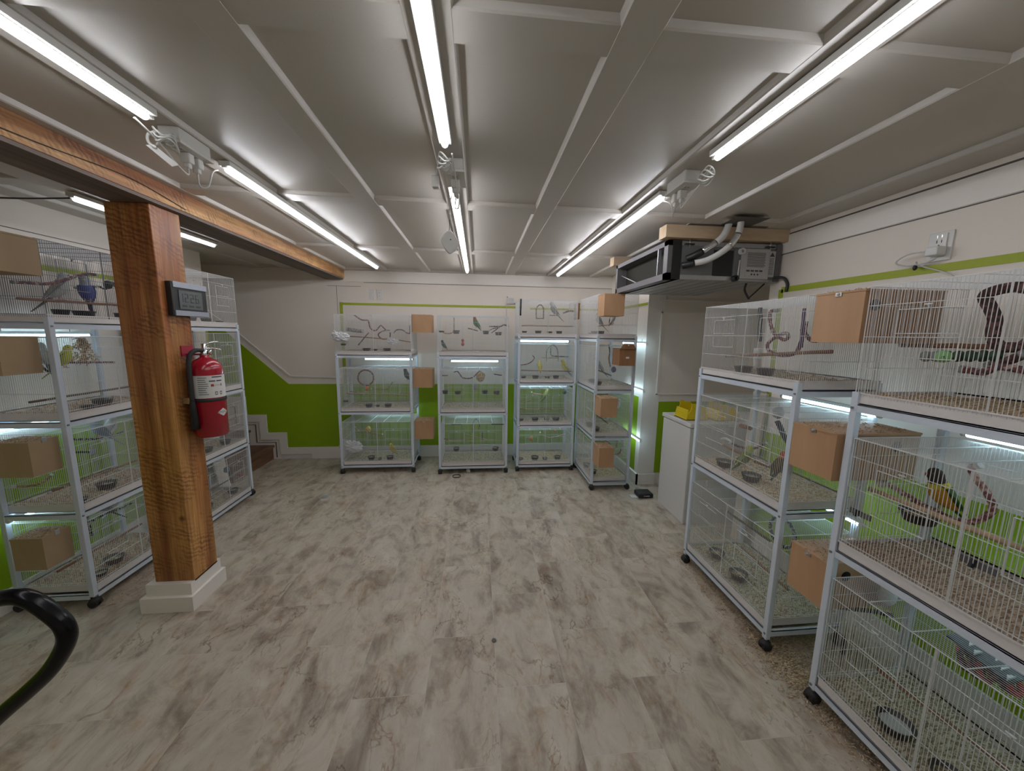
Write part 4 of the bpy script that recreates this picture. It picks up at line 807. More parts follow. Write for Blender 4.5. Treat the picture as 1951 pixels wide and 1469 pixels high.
b = MB(); b.tube(spline([(ex+0.0+0.018*math.cos(a), ey+0.03+0.008*math.sin(a), 1.40+0.012*math.sin(a)) for a in [i*math.pi/4 for i in range(8)]], 3, True), 0.0018, 'chrome', 5, closed=True); b.build('safety_pin_ring', parent=t)
b = MB(); b.tube(spline([(ex,ey-0.01,1.395), (ex-0.01,ey-0.05,1.395), (ex-0.02,ey-0.078,1.36), (ex-0.02,ey-0.088,1.25), (ex-0.02,ey-0.088,1.13)], 6), 0.011, 'rubber', 12)
b.lathe((ex-0.02,ey-0.088,1.135), [(0.012,0.0),(0.015,-0.03),(0.021,-0.15),(0.0,-0.15)], 'black', 16); b.build('hose', parent=t)
b = MB(); b.box((-1.54,ey-0.05,1.365), (-1.535,ey+0.03,1.42), 'redbr'); b.box((-1.54,ey-0.025,1.37), (ex-0.015,ey+0.005,1.378), 'redbr'); b.box((-1.54,ey-0.08,1.118), (-1.49,ey-0.06,1.15), 'chrome'); b.build('wall_bracket', parent=t)

# ------------------------------------------------------------ black tubular handle in the left foreground
t = thing('cart_handle', 'glossy black bent tube handle in the left foreground', 'handle', (-1.4,0.62,0))
def arcp(p): return Vector(p)
pts = [(-1.28,0.70,0.925), (-1.02,0.70,0.978), (-0.92,0.70,0.990), (-0.878,0.70,0.995), (-0.857,0.70,0.990), (-0.837,0.70,0.975), (-0.812,0.70,0.946), (-0.802,0.70,0.928), (-0.800,0.70,0.904), (-0.813,0.70,0.873), (-0.843,0.70,0.831), (-0.885,0.70,0.790), (-0.95,0.70,0.733), (-1.02,0.70,0.665), (-1.20,0.68,0.50), (-1.36,0.66,0.30), (-1.42,0.64,0.03)]
b = MB(); b.tube(spline(pts, 8), 0.0148, 'gloss', 18); b.build('bent_tube', parent=t)
b = MB(); b.tube(spline([(-1.28,0.70,0.925), (-1.42,0.74,0.82), (-1.46,0.76,0.40), (-1.46,0.78,0.03)], 8), 0.0135, 'gloss', 18); b.build('rear_tube', parent=t)
b = MB(); b.box((-1.52,0.40,0.0), (-1.38,0.90,0.03), 'black'); b.build('foot_bar', parent=t, bevel=0.008)

# ------------------------------------------------------------ racks and cages
RACK = {  # origin, along, depth axis, length, depth, leg top, shelf heights, cage tops, rack phrase, tier words
 'LN': ((-2.07,1.955),(0,1),(-1,0),.60,.38,1.555,[1.525,1.03,.54,.075],[1.92,1.455,.965,.485],'near left rack'),
 'LF': ((-2.07,2.75),(0,1),(-1,0),.60,.38,1.555,[1.525,1.00,.505,.05],[1.94,1.48,.965,.45],'far left rack'),
 'B1': ((-1.455,3.80),(1,0),(0,1),.765,.40,1.295,[1.27,.675,.095],[1.685,1.135,.565],'leftmost back rack'),
 'B2': ((-.42,3.73),(1,0),(0,1),.735,.42,1.31,[1.275,.675,.085],[1.685,1.125,.555],'middle back rack'),
 'B3': ((.42,3.76),(1,0),(0,1),.635,.38,1.505,[1.475,.99,.52,.075],[1.86,1.405,.93,.47],'right back rack'),
 'B4': ((1.095,3.235),(0,1),(1,0),.62,.385,1.505,[1.475,.99,.53,.075],[1.88,1.405,.94,.475],'corner rack'),
 'R2': ((1.377,1.405),(0,1),(1,0),.70,.41,1.31,[1.275,.705,.105],[1.68,1.145,.58],'far right rack'),
 'RN': ((1.377,.48),(0,1),(1,0),.70,.41,1.31,[1.265,.69,.095],[1.685,1.14,.575],'near right rack'),
}
TIER = {4: ['top','second','third','bottom'], 3: ['top','middle','bottom']}
class Fr:
    def __init__(s, key):
        s.k = key; s.O, s.U, s.V, s.L, s.D, s.top, s.sh, s.ct, s.ph = RACK[key]
    def p(s, u, v, z): return (s.O[0]+s.U[0]*u+s.V[0]*v, s.O[1]+s.U[1]*u+s.V[1]*v, z)
    def box(s, b, u0, u1, v0, v1, z0, z1, mat): b.box(s.p(u0,v0,z0), s.p(u1,v1,z1), mat)
LEG = 0.024
def rack(key):
    f = Fr(key); n = len(f.sh)
    t = thing('cage_rack', f'white steel {n}-tier cage rack on black casters, {f.ph}', 'rack', f.p(f.L/2,f.D/2,0))
    for u in (0, f.L-LEG):
        for v in (0, f.D-LEG):
            b = MB(); f.box(b, u, u+LEG, v, v+LEG, 0.062, f.top, 'rack'); b.build('leg', parent=t, bevel=0.002)
            c = f.p(u+LEG/2, v+LEG/2, 0); s = 1 if v == 0 else -1
            b = MB(); b.bar((c[0],c[1],0.045), (c[0],c[1],0.066), 0.008, 'racksteel', 8); b.ball((c[0],c[1],0.034), 0.0245, 'rubber', 14, 8, (1,1,0.85)); cs = b.build('caster', parent=t)
            for k in (-1, 1):
                b = MB(); b.bar(tuple(Vector(c)+Vector((f.U[0]*0.004*k,f.U[1]*0.004*k,0.0225))), tuple(Vector(c)+Vector((f.U[0]*0.019*k,f.U[1]*0.019*k,0.0225))), 0.0222, 'rubber', 18); b.build('wheel', parent=cs)
    for z in f.sh:
        b = MB()
        for v in (0.002, f.D-0.018): f.box(b, LEG, f.L-LEG, v, v+0.003, z-0.028, z, 'rack'); f.box(b, LEG, f.L-LEG, v, v+0.016, z-0.003, z, 'rack')
        for u in (0.002, f.L-0.018): f.box(b, u, u+0.003, LEG, f.D-LEG, z-0.028, z, 'rack'); f.box(b, u, u+0.016, LEG, f.D-LEG, z-0.003, z, 'rack')
        for u in (0.008, f.L-0.012):
            for v in (-0.004,): f.box(b, u-0.002, u+0.006, v, 0.0, z-0.018, z-0.010, 'racksteel')
        b.build('shelf_frame', parent=t)
    return t
BED = {'LN':['tray','pellet','pellet','pellet'],'LF':['litter']*4,'B1':['litter']*3,'B2':['litter']*3,'B3':['litter','litter','litter','shav'],'B4':['litter','litter','litter','shav'],
       'R2':['litter','shav','litter'],'RN':['shav','pellet','litter']}
def cage(key, i):
    f = Fr(key); z = f.sh[i]+0.001; top = f.ct[i]; near = key in ('RN','R2','LN')
    n = len(f.sh); tn = TIER[n][i]
    t = thing('bird_cage', f'white wire bird cage, {tn} one on the {f.ph}', 'cage', f.p(f.L/2,f.D/2,z))
    in_ = LEG+0.004 if i > 0 else 0.006
    u0, u1, v0, v1 = in_, f.L-in_, 0.008, f.D-0.008
    if i > 0: v0, v1 = 0.006, f.D-0.006
    th = 0.043
    b = MB()   # tray
    f.box(b, u0, u1, v0, v1, z, z+0.004, 'tray'); f.box(b, u0, u1, v0, v0+0.002, z, z+th, 'tray'); f.box(b, u0, u1, v1-0.002, v1, z, z+th, 'tray')
    f.box(b, u0, u0+0.002, v0, v1, z, z+th, 'tray'); f.box(b, u1-0.002, u1, v0, v1, z, z+th, 'tray')
    f.box(b, u0-0.002, u1+0.002, v0-0.003, v0+0.002, z+th-0.005, z+th, 'tray'); f.box(b, u0-0.002, u1+0.002, v1-0.002, v1+0.003, z+th-0.005, z+th, 'tray')
    b.build('tray', parent=t)
    nu, nv = (36, 22) if near else (20, 12); b = MB(); bz = z+th-0.012; k = 0; bm = BED[key][i]; amp = 0.007 if bm != 'tray' else 0.0015
    for a in range(nu+1):
        for c in range(nv+1):
            uu = u0+0.003+(u1-u0-0.006)*a/nu; vv = v0+0.003+(v1-v0-0.006)*c/nv
            b.v.append(f.p(uu, vv, bz+random.uniform(-amp,amp)+amp*math.sin(a*0.5)*math.cos(c*0.6)))
    for a in range(nu):
        for c in range(nv): q = a*(nv+1)+c; b.face((q,q+1,q+nv+2,q+nv+1), bm, True)
    o = b.build('bedding', parent=t); o['kind'] = 'stuff'
    # wires
    r = 0.00082 if near else 0.00062; wm = 'wirebacklit' if key == 'LN' and i == 0 else 'wire'; zb = z+th-0.002 if i else z+0.03
    b = MB(); sp = 0.0095
    nU = int((u1-u0)/sp); nV = int((v1-v0)/sp)
    def wr(p, q, rr=r): b.bar(f.p(*p), f.p(*q), rr*1.3, wm, 4, cap=False)
    d0, d1 = 0.002, 0.002
    for a in range(nU+1):
        u = u0+(u1-u0)*a/nU; wr((u,v0,zb), (u,v0,top)); wr((u,v1,zb), (u,v1,top))
    for a in range(nV+1):
        v = v0+(v1-v0)*a/nV; wr((u0,v,zb), (u0,v,top)); wr((u1,v,zb), (u1,v,top)); wr((u0,v,top), (u1,v,top), 0.0005)
    hs = [zb+0.012, zb+(top-zb)*0.26, zb+(top-zb)*0.55, zb+(top-zb)*0.83, top]
    for h in hs:
        rr = 0.0010 if h != top else 0.0016
        wr((u0,v0,h), (u1,v0,h), rr); wr((u0,v1,h), (u1,v1,h), rr); wr((u0,v0,h), (u0,v1,h), rr); wr((u1,v0,h), (u1,v1,h), rr)
    for a in range(1, 5): u = u0+(u1-u0)*a/5; wr((u,v0,top+0.001), (u,v1,top+0.001), 0.0014)
    for u in (u0, u1):
        for v in (v0, v1): wr((u,v,zb), (u,v,top), 0.0016)
    b.build('wire_body', parent=t)
    b = MB(); wr((u0+(u1-u0)*0.5,v0-0.001,zb), (u0+(u1-u0)*0.5,v0-0.001,top), 0.0022); b.build('front_post', parent=t)
    H_ = top-zb
    for s_, (ua, ub) in enumerate(((0.12,0.36), (0.62,0.86))):
        ua = u0+(u1-u0)*ua; ub = u0+(u1-u0)*ub; za, zc = zb+H_*0.38, zb+H_*0.78
        b = MB(); vv = v0-0.003
        for p_, q_ in (((ua,vv,za),(ub,vv,za)), ((ua,vv,zc),(ub,vv,zc)), ((ua,vv,za),(ua,vv,zc)), ((ub,vv,za),(ub,vv,zc)), ((ua,vv,(za+zc)/2),(ub,vv,(za+zc)/2))): wr(p_, q_, 0.0012)
        d = b.build('door', parent=t)
        b = MB(); wr(((ua+ub)/2,vv-0.002,zc), ((ua+ub)/2,vv-0.006,zc+0.012), 0.002); wr(((ua+ub)/2-0.01,vv-0.006,zc+0.012), ((ua+ub)/2+0.01,vv-0.006,zc+0.012), 0.002); b.build('latch', parent=d)
    return t
for key in RACK: rack(key)
for key in RACK:
    for i in range(len(RACK[key][6])): cage(key, i)
# carry handle on the near left top cage
f = Fr('LN')

# ------------------------------------------------------------ tubes clipped under the shelves
def rack_light(p, q, label, grp='small tube lights under the rack shelves', zs=None):
    p = Vector(p); q = Vector(q); d = (q-p).normalized()
    t = thing('rack_tube_light', label, 'light', tuple((p+q)/2), grp)
    b = MB(); b.tube([p+d*0.008, q-d*0.008], 0.0105, 'rackon', 12); b.build('lit_tube', parent=t)
    b = MB(); b.bar(p+Vector((0,0,0.014)), q+Vector((0,0,0.014)), 0.011, 'plastic', 4); b.build('housing', parent=t)
    for e in (p, q): b = MB(); b.bar(e-d*0.008, e+d*0.008, 0.0112, 'plastic', 10); b.build('end_cap', parent=t)
    for fr in (0.2, 0.8): e = p+(q-p)*fr; b = MB(); b.bar(e+Vector((0,0,0.015)), (e.x,e.y,zs+0.001), 0.002, 'nail', 6); b.build('mounting_clip', parent=t)
RL = {'B1':((-1.24,4.05),(-0.72,4.05),[1.218,.628]), 'B2':((-.305,4.0),(.23,4.0),[1.206,.622]), 'B3':((.45,3.9),(1.0,3.9),[1.437,.958,.488]),
      'B4':((1.56,3.20),(1.56,3.75),[1.43,.985,.50]), 'R2':((1.755,1.375),(1.755,1.88),[1.170,.655]), 'RN':((1.755,.56),(1.755,1.095),[1.168,.648]),
      'LN':((-2.41,1.96),(-2.41,2.48),[1.462,.99,.512])}
for key, (a_, c_, zs) in RL.items():
    for i, z in enumerate(zs):
        n = len(RACK[key][6]); nm = TIER[n][i]
        rack_light((a_[0],a_[1],z), (c_[0],c_[1],z), f'small lit tube under the {nm} shelf of the {RACK[key][8]}', zs=RACK[key][6][i])

# ------------------------------------------------------------ feeding bowls
def bowl(x, y, z, r, h, label, grp, fill='seed', mat='bowl'):
    t = thing('feeding_bowl', label, 'bowl', (x,y,z), grp)
    b = MB(); b.lathe((x,y,z), [(0.0,0.0),(r*0.78,0.0),(r,h),(r*1.06,h),(r*1.06,h*0.96)], mat, 20); b.lathe((x,y,z), [(r*1.0,h),(r*0.92,h*0.96),(r*0.72,0.004)], mat, 20); b.build('dish', parent=t)
    b = MB(); b.lathe((x,y,z), [(0.0,h*0.6),(r*0.86,h*0.58)], fill, 16); b.build('contents', parent=t)
BW = {  # (u fraction, v, height above tray, radius, is small)
 ('LN',0):[(.20,.05,.0,.032),(.40,.06,.0,.045),(.75,.06,.0,.035)], ('LN',1):[(.30,.05,.0,.03),(.48,.08,.0,.045),(.85,.05,.0,.032)],
 ('LN',2):[(.12,.05,.0,.028),(.42,.09,.0,.045),(.78,.05,.0,.03)], ('LN',3):[(.20,.06,.0,.028),(.40,.10,.0,.045),(.75,.05,.0,.03)],
 ('LF',0):[(.30,.06,0,.035),(.55,.06,0,.035),(.8,.06,0,.028)], ('LF',2):[(.35,.07,0,.04),(.7,.07,0,.04)], ('LF',3):[(.25,.08,0,.045),(.75,.07,0,.04)],
 ('B1',0):[(.09,.06,.06,.028),(.385,.06,0,.040),(.505,.05,.008,.026),(.655,.06,0,.038)], ('B1',1):[(.08,.06,.06,.028),(.385,.06,0,.038),(.505,.05,.008,.026),(.645,.06,0,.038)],
 ('B1',2):[(.385,.06,0,.038),(.505,.05,.002,.026),(.645,.06,0,.038)],
 ('B2',0):[(.06,.05,.20,.030),(.265,.06,.19,.036),(.68,.05,.19,.034),(.86,.06,.18,.036)], ('B2',1):[(.10,.05,.16,.032),(.28,.06,.15,.036),(.67,.05,.16,.032),(.84,.06,.15,.036)],
 ('B2',2):[(.25,.06,.12,.034),(.83,.06,.115,.036)],
 ('B3',0):[(.11,.05,.01,.028),(.35,.06,.0,.036),(.54,.05,.01,.030),(.71,.06,0,.034)], ('B3',1):[(.11,.05,.01,.028),(.32,.06,.0,.036),(.52,.05,.01,.030),(.68,.06,0,.034)],
 ('B3',2):[(.08,.05,.01,.030),(.33,.06,.0,.038),(.53,.05,.01,.030),(.70,.06,0,.038)], ('B3',3):[(.09,.05,.0,.028),(.34,.06,.0,.042),(.52,.05,.0,.030),(.75,.06,0,.036)],
 ('B4',0):[(.2,.06,.0,.036),(.45,.05,0,.036),(.7,.06,0,.03)], ('B4',1):[(.2,.06,0,.036),(.45,.05,0,.036)], ('B4',2):[(.2,.06,0,.036),(.5,.05,0,.036)], ('B4',3):[(.25,.06,0,.036),(.55,.05,0,.036)],
 ('R2',0):[(.38,.06,0,.040),(.60,.06,0,.045)], ('R2',1):[(.42,.07,0,.045),(.72,.07,0,.045)], ('R2',2):[(.47,.09,0,.045),(.76,.10,0,.042)],
 ('RN',0):[(.28,.07,0,.045)], ('RN',1):[(.80,.17,.14,.052)], ('RN',2):[(.67,.08,0,.050),(.45,.07,0,.042)],
}
POSN = {2:['left','right'], 3:['left','middle','right'], 4:['leftmost','second from left','third from left','rightmost'], 1:['only']}
for (key, i), L_ in BW.items():
    f = Fr(key); n = len(L_); tn = TIER[len(f.sh)][i]
    rev = key in ('R2','RN','B4')
    for j, (uf, v, dz, r) in enumerate(L_):
        p = f.p(uf*f.L, v+(0.012 if dz == 0 else 0.0), f.sh[i]+0.038+dz)
        pos = POSN[n][n-1-j] if rev else POSN[n][j]
        water = (key, i, j) == ('RN',2,0)
        lb = f'dark feeding bowl, {pos} in the {tn} cage of the {f.ph}' if not water else f'wide black bowl of water in the {tn} cage of the {f.ph}'
        if (key, i) == ('RN',1): lb = 'big dark purple bowl clipped high, middle cage of the near right rack'
        bowl(p[0], p[1], p[2], r, 0.034 if r > 0.031 else 0.018, lb, f'feeding bowls in the {tn} cage of the {f.ph}' if n > 1 else None, 'water' if water else 'seed', 'bowl')

# ------------------------------------------------------------ nest boxes
def nest_box(x0, x1, y0, y1, z0, z1, label, hole=None, tab=None, mat='ply', latch=True, litter=True, scrib=False, sticker=False, slot=False, latchside='x0'):
    t = thing('nest_box', label, 'nest box', ((x0+x1)/2,(y0+y1)/2,z0), 'wooden nest boxes hung on the cage ends')
    w_ = 0.008; b = MB()
    b.box((x0,y0,z0), (x1,y1,z0+w_), mat); b.box((x0,y0,z0+w_), (x0+w_,y1,z1-w_), mat); b.box((x1-w_,y0,z0+w_), (x1,y1,z1-w_), mat)
    b.box((x0+w_,y0,z0+w_), (x1-w_,y0+w_,z1-w_), mat); b.box((x0+w_,y1-w_,z0+w_), (x1-w_,y1,z1-w_), mat); b.build('box_body', parent=t)
    b = MB(); b.box((x0-0.002,y0-0.002,z1-w_+0.0005), (x1+0.002,y1+0.002,z1), mat); b.build('lid', parent=t)
    if slot: b = MB(); b.box((x0+0.01,y0-0.003,z1-0.03), (x1-0.03,y0-0.0005,z1-0.022), 'plydark'); b.build('slot', parent=t)
    if hole:
        (cx_, cz_, face) = hole; b = MB()
        if face == 'y0': b.lathe((cx_,y0-0.0005,cz_), [(0.0,0.0005),(0.021,0.0005),(0.021,0.0)], 'hole', 20, axis=(0,-1,0))
        if face == 'y1': b.lathe((cx_,y1+0.0005,cz_), [(0.0,0.0005),(0.021,0.0005),(0.021,0.0)], 'hole', 20, axis=(0,1,0))
        if face == 'x0': b.lathe((x0-0.0005,cx_,cz_), [(0.0,0.0005),(0.021,0.0005),(0.021,0.0)], 'hole', 20, axis=(-1,0,0))
        b.build('entry_hole', parent=t)
    if latch:
        b = MB()
        if latchside == 'x0':
            for yy in ((y0+y1)/2,): b.box((x0-0.005,yy-0.012,z1-0.018), (x0,yy+0.012,z1-0.004), 'nail'); b.ball((x0-0.007,yy,z1-0.010), 0.005, 'nail')
        elif latchside == 'y0': b.box(((x0+x1)/2-0.012,y0-0.005,z1-0.016), ((x0+x1)/2+0.012,y0,z1-0.006), 'nail')
        else: b.box((x1,(y0+y1)/2-0.01,z1-0.014), (x1+0.005,(y0+y1)/2+0.01,z1+0.010), 'nail')
        b.build('latch', parent=t)
    if litter:
        b = MB()
        for k in range(160):
            cx_ = random.uniform(x0,x1-0.01); cy2 = random.uniform(y0,y1-0.01); a = random.uniform(0,3.1); L_ = random.uniform(0.004,0.014)
            b.bar((cx_,cy2,z1+0.001), (cx_+L_*math.cos(a),cy2+L_*math.sin(a),z1+0.002+random.uniform(0,0.004)), 0.0013, 'shav', 4)
        o = b.build('shavings', parent=t); o['kind'] = 'stuff'
    if tab:
        b = MB(); xm = (x0+x1)/2; b.poly([(x0,y0-0.004,z1-0.005), (x1,y0-0.004,z1-0.005), (x1-0.03,y0-0.004,z1+0.045), (x0+0.03,y0-0.004,z1+0.045)], (0,-1,0), 0.006, mat); b.lathe((xm,y0-0.011,z1+0.03), [(0.0,0.0005),(0.006,0.0005),(0.006,0.0)], 'plastic', 12, axis=(0,-1,0)); b.build('hanging_tab', parent=t)
    if sticker: b = MB(); b.box(((x0+x1)/2-0.014,y0-0.0015,(z0+z1)/2-0.012), ((x0+x1)/2+0.016,y0,(z0+z1)/2+0.004), 'label'); b.build('sticker', parent=t)
    if scrib:
        b = MB(); q = [((x1-0.14)+0.0035*k, y0-0.0015, z0+0.06+0.006*math.sin(k*1.9)+(0.006 if k == 0 else 0)) for k in range(18)]
        b.tube(spline(q, 3), 0.0014, 'scrib', 4); b.build('pencil_scribble', parent=t)
    return t
nest_box(-2.30,-2.055,1.79,1.948,1.745,1.915, 'plywood nest box on the near left rack, topmost with red scribble', slot=True, scrib=True, latch=False, litter=False, mat='plytan')
nest_box(-2.30,-2.125,1.80,1.952,1.285,1.462, 'plywood nest box on the near left rack, second from top', slot=True, litter=False, latch=True, latchside='y0', mat='plytan')
nest_box(-2.27,-2.11,1.83,1.952,0.795,0.965, 'plywood nest box on the near left rack, third from top', latchside='x1', mat='plytan')
nest_box(-2.265,-2.125,1.83,1.952,0.315,0.482, 'plywood nest box on the near left rack, lowest', latchside='x1', mat='plytan')
nest_box(-0.689,-0.489,3.86,4.06,1.51,1.695, 'plywood nest box between the left and middle back racks, topmost')
nest_box(-0.689,-0.489,3.86,4.06,0.925,1.125, 'plywood nest box between the left and middle back racks, second')
nest_box(-0.689,-0.489,3.86,4.06,0.355,0.56, 'plywood nest box between the left and middle back racks, lowest', latchside='y0')
nest_box(1.068,1.086,3.82,3.98,1.675,1.845, 'narrow dark brown nest box between the right back and corner racks', mat='plybrown', latch=False, litter=False)
nest_box(1.085,1.265,3.06,3.228,1.675,1.862, 'plywood nest box on the end of the corner rack, topmost', latch=False)
nest_box(1.245,1.392,3.06,3.228,1.24,1.392, 'brown nest box with a tall tab on the corner rack, second from top', tab=True, mat='plybrown', sticker=True, latch=False, litter=False)
nest_box(1.098,1.25,3.06,3.228,0.772,0.945, 'plywood nest box on the corner rack, third from top', latch=False)
nest_box(1.105,1.245,3.06,3.228,0.297,0.485, 'plywood nest box on the corner rack, lowest', latch=False)
nest_box(1.39,1.72,1.195,1.385,1.487,1.682, 'plywood nest box between the two right racks, topmost', hole=(1.435,1.625,'y0'))
nest_box(1.36,1.72,1.195,1.385,0.955,1.143, 'plywood nest box between the two right racks, middle', hole=(1.62,1.09,'y0'))
nest_box(1.40,1.70,1.195,1.36,0.40,0.605, 'plywood nest box between the two right racks, lowest', hole=(1.49,0.545,'y0'))
f = Fr('B3')

# ------------------------------------------------------------ birds
BC = {}
def bcol(name, body, head, wing, tail, beak=(0.45,0.30,0.20)):
    for part, c in (('body',body),('head',head),('wing',wing),('tail',tail),('beak',beak)):
        k = f'{name}_{part}'; M[k] = simple('feather_'+k, c, 0.8, bump=0.4, scale=150, var=0.25)
    BC[name] = name
bcol('grey',(0.42,0.42,0.40),(0.40,0.40,0.39),(0.22,0.22,0.22),(0.10,0.10,0.10)); bcol('blue',(0.055,0.075,0.27),(0.30,0.33,0.40),(0.07,0.09,0.22),(0.03,0.03,0.06))
bcol('yellowgreen',(0.42,0.45,0.03),(0.50,0.47,0.04),(0.10,0.16,0.03),(0.35,0.38,0.05)); bcol('bluegrey',(0.22,0.28,0.36),(0.34,0.38,0.42),(0.25,0.28,0.33),(0.30,0.32,0.36))
bcol('white',(0.60,0.61,0.60),(0.66,0.66,0.62),(0.40,0.42,0.44),(0.50,0.52,0.54)); bcol('darkgrey',(0.16,0.18,0.20),(0.25,0.27,0.28),(0.11,0.12,0.13),(0.08,0.08,0.10))
bcol('darkteal',(0.06,0.10,0.09),(0.04,0.05,0.05),(0.035,0.07,0.06),(0.04,0.07,0.08)); bcol('yellow',(0.55,0.42,0.04),(0.60,0.47,0.05),(0.35,0.26,0.05),(0.30,0.22,0.05))
bcol('green',(0.07,0.17,0.07),(0.28,0.07,0.03),(0.03,0.10,0.055),(0.03,0.08,0.06)); bcol('greyb',(0.30,0.32,0.31),(0.42,0.43,0.41),(0.14,0.16,0.16),(0.07,0.08,0.08))
bcol('yellowblack',(0.50,0.42,0.05),(0.45,0.38,0.05),(0.12,0.11,0.03),(0.10,0.12,0.08)); bcol('olive',(0.20,0.24,0.04),(0.36,0.38,0.06),(0.10,0.13,0.03),(0.07,0.09,0.03))
bcol('blackwhite',(0.55,0.55,0.53),(0.03,0.03,0.03),(0.04,0.04,0.04),(0.05,0.05,0.05)); bcol('redhead',(0.10,0.07,0.03),(0.50,0.10,0.04),(0.06,0.05,0.02),(0.05,0.06,0.02))
bcol('love',(0.62,0.30,0.02),(0.035,0.022,0.015),(0.06,0.13,0.03),(0.03,0.07,0.03),(0.40,0.05,0.03)); M['love_chest'] = simple('feather_love_chest', (0.60,0.48,0.04), 0.8, bump=0.4, scale=150, var=0.2)
def bird(p, s, head_ang, kind_, label, tier_grp=None):
    t = thing('bird', label, 'bird', p)
    fx, fy = math.cos(head_ang), math.sin(head_ang)
    def W_(x, y, z): return (p[0]+s*(x*fx-y*fy), p[1]+s*(x*fy+y*fx), p[2]+s*z)
    spine = [(-0.034,0.006,0.004),(-0.028,0.012,0.010),(-0.018,0.022,0.017),(-0.007,0.034,0.0225),(0.002,0.048,0.0245),(0.008,0.062,0.0225),(0.012,0.074,0.0175),(0.015,0.083,0.0155),(0.018,0.092,0.0165),(0.020,0.101,0.0145),(0.021,0.108,0.009),(0.021,0.111,0.001)]
    b = MB(); n = 14; k = 0; L = len(spine)
    for i, (x, z, r) in enumerate(spine):
        a = spine[max(i-1,0)]; c = spine[min(i+1,L-1)]; tx, tz = c[0]-a[0], c[1]-a[1]; l = math.hypot(tx,tz); tx /= l; tz /= l
        for j in range(n):
            th = 2*math.pi*j/n; b.v.append(W_(x+r*math.cos(th)*tz, r*math.sin(th)*0.95, z-r*math.cos(th)*tx))
    for i in range(L-1):
        for j in range(n):
            mm = kind_+('_head' if i >= 6 else '_body')
            if kind_ == 'love' and i == 5: mm = 'love_chest'
            if kind_ == 'love' and i < 5 and 4 <= j <= 9: mm = 'love_wing'
            b.face((i*n+j, i*n+(j+1)%n, (i+1)*n+(j+1)%n, (i+1)*n+j), mm, True)
    b.face(range(n), kind_+'_body'); b.build('bird_body', parent=t)
    for sd in (-1, 1):
        b = MB(); k = 0; m_ = 8; prof = [(0.008,0.066,0.006),(0.0,0.062,0.013),(-0.010,0.050,0.0165),(-0.020,0.036,0.015),(-0.030,0.022,0.011),(-0.040,0.008,0.006),(-0.050,-0.004,0.001)]
        for i, (x, z, h_) in enumerate(prof):
            yy = [0.018,0.022,0.0235,0.021,0.016,0.010,0.005][i]
            for j in range(m_):
                th = 2*math.pi*j/m_; b.v.append(W_(x+h_*math.cos(th)*0.75, sd*(yy+0.004*math.sin(th)), z+h_*math.cos(th)*0.65))
        for i in range(len(prof)-1):
            for j in range(m_): b.face((i*m_+j, i*m_+(j+1)%m_, (i+1)*m_+(j+1)%m_, (i+1)*m_+j), kind_+'_wing', True)
        b.face(range(m_), kind_+'_wing'); b.build('wing', parent=t)
    tl = 0.085 if kind_ in ('grey','blue','greyb','yellowblack','bluegrey','darkgrey','yellowgreen') else 0.045
    b = MB(); P0 = [(-0.026,0.010),(-0.026-tl*0.68,0.010-tl*0.72)]
    b.v += [W_(P0[0][0],-0.009,P0[0][1]), W_(P0[0][0],0.009,P0[0][1]), W_(P0[1][0],0.004,P0[1][1]), W_(P0[1][0],-0.004,P0[1][1]), W_(P0[0][0]+0.003,-0.009,P0[0][1]-0.006), W_(P0[0][0]+0.003,0.009,P0[0][1]-0.006), W_(P0[1][0]+0.001,0.004,P0[1][1]-0.002), W_(P0[1][0]+0.001,-0.004,P0[1][1]-0.002)]
    for q in ((0,1,2,3),(7,6,5,4),(0,4,5,1),(1,5,6,2),(2,6,7,3),(3,7,4,0)): b.face(q, kind_+'_tail')
    b.build('tail', parent=t)
    b = MB(); b.lathe(W_(0.030,0,0.094), [(0.0055*s,0.0),(0.0045*s,0.005*s),(0.0,0.010*s)], kind_+'_beak', 8, axis=(fx*0.8,fy*0.8,-0.75)); b.build('beak', parent=t)
    for sd in (-1, 1): b = MB(); b.ball(W_(0.026,sd*0.0125,0.099), 0.0028*s, 'ink', 8, 6); b.build('eye', parent=t)
    for sd in (-1, 1):
        b = MB(); b.bar(W_(-0.002,sd*0.008,0.026), W_(0.0,sd*0.008,0.002), 0.0018*s, 'pinkp', 6)
        for a in (-0.35, 0.1, 0.5): b.bar(W_(0.0,sd*0.008,0.002), W_(0.010,sd*0.008+0.008*a,-0.001), 0.0012*s, 'pinkp', 5)
        b.bar(W_(0.0,sd*0.008,0.002), W_(-0.007,sd*0.008,-0.001), 0.0012*s, 'pinkp', 5); b.build('foot', parent=t)
    return t

